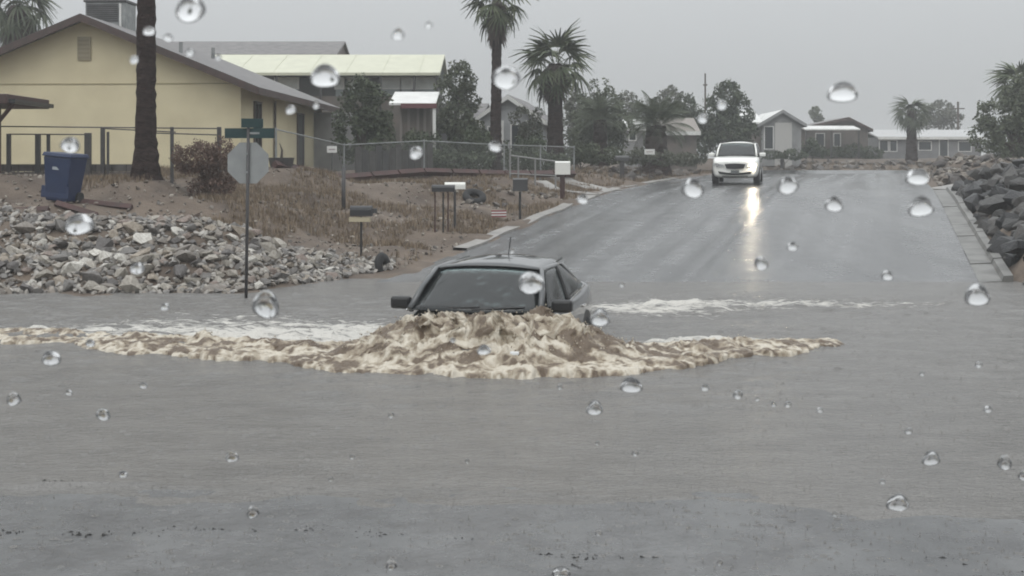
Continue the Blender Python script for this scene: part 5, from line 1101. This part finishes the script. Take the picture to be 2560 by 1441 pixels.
def drop(px, py, w_, h_):
    d = Vector((px-1280, F, -(py-HY))); t = (WP.dot(WN)-Vector((0, 0, CH)).dot(WN))/d.dot(WN); c_ = Vector((0, 0, CH))+d*t
    sc = t; rx_ = w_*sc/2; rv = h_*sc/2/abs(WN.dot(d.normalized())); hh = .72*min(rx_, rv)
    n_, r_ = 28, 9; V = []; hh = DH*rx_; cam_ = Vector((0, 0, CH))
    def onpane(u, v):
        e = Vector((px-1280+u*w_/2, F, -(py-HY)-v*h_/2)); return cam_+e*((WP-cam_).dot(WN)/e.dot(WN))-c_
    for j in range(r_+1):
        ph = (math.pi/2)*j/r_; rr = math.cos(ph) if j < r_ else 0; z = math.sin(ph)
        for i in range(n_):
            a = 2*math.pi*i/n_; wob = 1+.07*math.sin(2*a+px)+.05*math.sin(3*a+py)
            V.append(onpane(rr*math.cos(a)*wob, rr*math.sin(a)*wob*.78+.2)+WD*(-rv*.2*z)+WN*(hh*z+.0006))
    fs = [(j*n_+i, j*n_+(i+1) % n_, (j+1)*n_+(i+1) % n_, (j+1)*n_+i) for j in range(r_) for i in range(n_)]+[tuple(range(n_))]
    mb = MB().add(V, fs); me = bpy.data.meshes.new('raindrop'); me.from_pydata(mb.v, [], mb.f); bm = bmesh.new(); bm.from_mesh(me); bmesh.ops.remove_doubles(bm, verts=bm.verts, dist=1e-7); bmesh.ops.recalc_face_normals(bm, faces=bm.faces); bm.to_mesh(me); bm.free()
    me.materials.append(dm); me.polygons.foreach_set('use_smooth', [len(p.vertices) < 10 for p in me.polygons]); big = w_ >= 40; mid = w_ >= 24
    def words(k):
        lm = sorted(LAND, key=lambda a: math.hypot(a[0]-px, a[1]-py))[k]; dx, dy = px-lm[0], py-lm[1]
        return (('just above' if dy < 0 else 'just below') if abs(dy) > abs(dx) else ('just left of' if dx < 0 else 'just right of'))+' '+lm[2]
    sz_ = 'large' if w_ >= 56 else 'medium' if w_ >= 40 else 'small' if w_ >= 24 else 'tiny'
    for lab in (f"{sz_} raindrop on the windscreen {words(0)}", f"{sz_} raindrop on the windscreen {words(1)}", f"{'flat' if h_ < .7*w_ else 'round'} {sz_} raindrop on glass {words(0)}", f"{sz_} raindrop on glass {words(2)}"):
        if lab not in USED: break
    USED.add(lab)
    linkmesh('raindrop', me, None, c_, label=lab, cat='raindrop', group='raindrops on the windscreen')
USED = set()
LAND = [(240,60,'the yellow roof apex'),(235,130,'the gable vent'),(362,180,'the shaggy palm trunk'),(150,420,'the blue bin'),(500,420,'the dry bush'),(622,400,'the stop sign'),(625,320,'the green street names'),(614,690,'the stop sign pole foot'),
 (100,640,'the pale rock bank'),(400,640,'the middle of the rock bank'),(500,110,'the grey shingle roof'),(845,155,'the cream metal roof'),(720,230,'the yellow house eave'),(905,270,'the dark bushy tree'),(1030,240,'the white porch roof'),(905,555,'the nearest mailbox'),
 (1120,490,'the paired mailboxes'),(1240,60,'the tallest palm crown'),(1240,300,'the tallest palm trunk'),(1390,110,'the ragged fan palm'),(1330,400,'the pipe gate'),(1405,430,'the big white mailbox'),(1640,290,'the squat feathery palm'),(1815,260,'the dark round tree'),
 (1845,410,'the white car'),(1895,560,'the headlight reflection'),(1955,320,'the white roofed gable house'),(2110,330,'the low dark far house'),(2278,300,'the lone far palm'),(2340,380,'the rubble field'),(2400,580,'the concrete kerb'),(2500,300,'the large right-hand tree'),
 (1240,640,'the car aerial'),(1190,730,'the sedan windscreen'),(1400,770,'the sedan right-hand mirror'),(975,765,'the sedan left-hand mirror'),(1180,830,'the brown wave mound'),(1190,930,'the foot of the bow wave'),(600,880,'the left arm of the bow wave'),(150,850,'the far left end of the wave'),
 (1700,890,'the right arm of the bow wave'),(2050,870,'the right tip of the wave'),(1700,770,'the white wake streak'),(2150,760,'the far end of the wake streak'),(2000,640,'the middle of the wet road'),(200,1200,'the left twig line'),(300,1335,'the black twig specks at the left'),
 (900,1335,'the middle twig specks'),(1500,1405,'the lower twig specks'),(650,1235,'the water edge left of the middle'),(1300,1240,'the water edge at the middle'),(1840,1330,'the pale ripple glint'),(2300,1320,'the water edge at the right'),(2540,1180,'the right frame edge low down'),
 (60,960,'the left frame edge beneath the wave'),(300,1010,'the calm water at the left'),(950,1090,'the calm water in the middle'),(1560,1120,'the calm water right of the middle'),(2000,1040,'the calm water below the wave tip'),(2400,960,'the calm water at the far right'),(2250,1110,'the calm water above the right water edge')]
for d_ in DROPS: drop(*d_)

# ------------------------------------------------------------------ rain haze
hm = bpy.data.materials.new('rain_haze'); hm.use_nodes = True; n = hm.node_tree.nodes; n.remove(n['Principled BSDF'])
pv = n.new('ShaderNodeVolumePrincipled'); pv.inputs['Color'].default_value = (.93, .95, .96, 1); pv.inputs['Density'].default_value = .0017; pv.inputs['Anisotropy'].default_value = .2
hm.node_tree.links.new(pv.outputs[0], n['Material Output'].inputs['Volume'])
o = MB().box(-430, 430, -70, 530, -2.0, 14).build('haze', hm, kind='stuff')
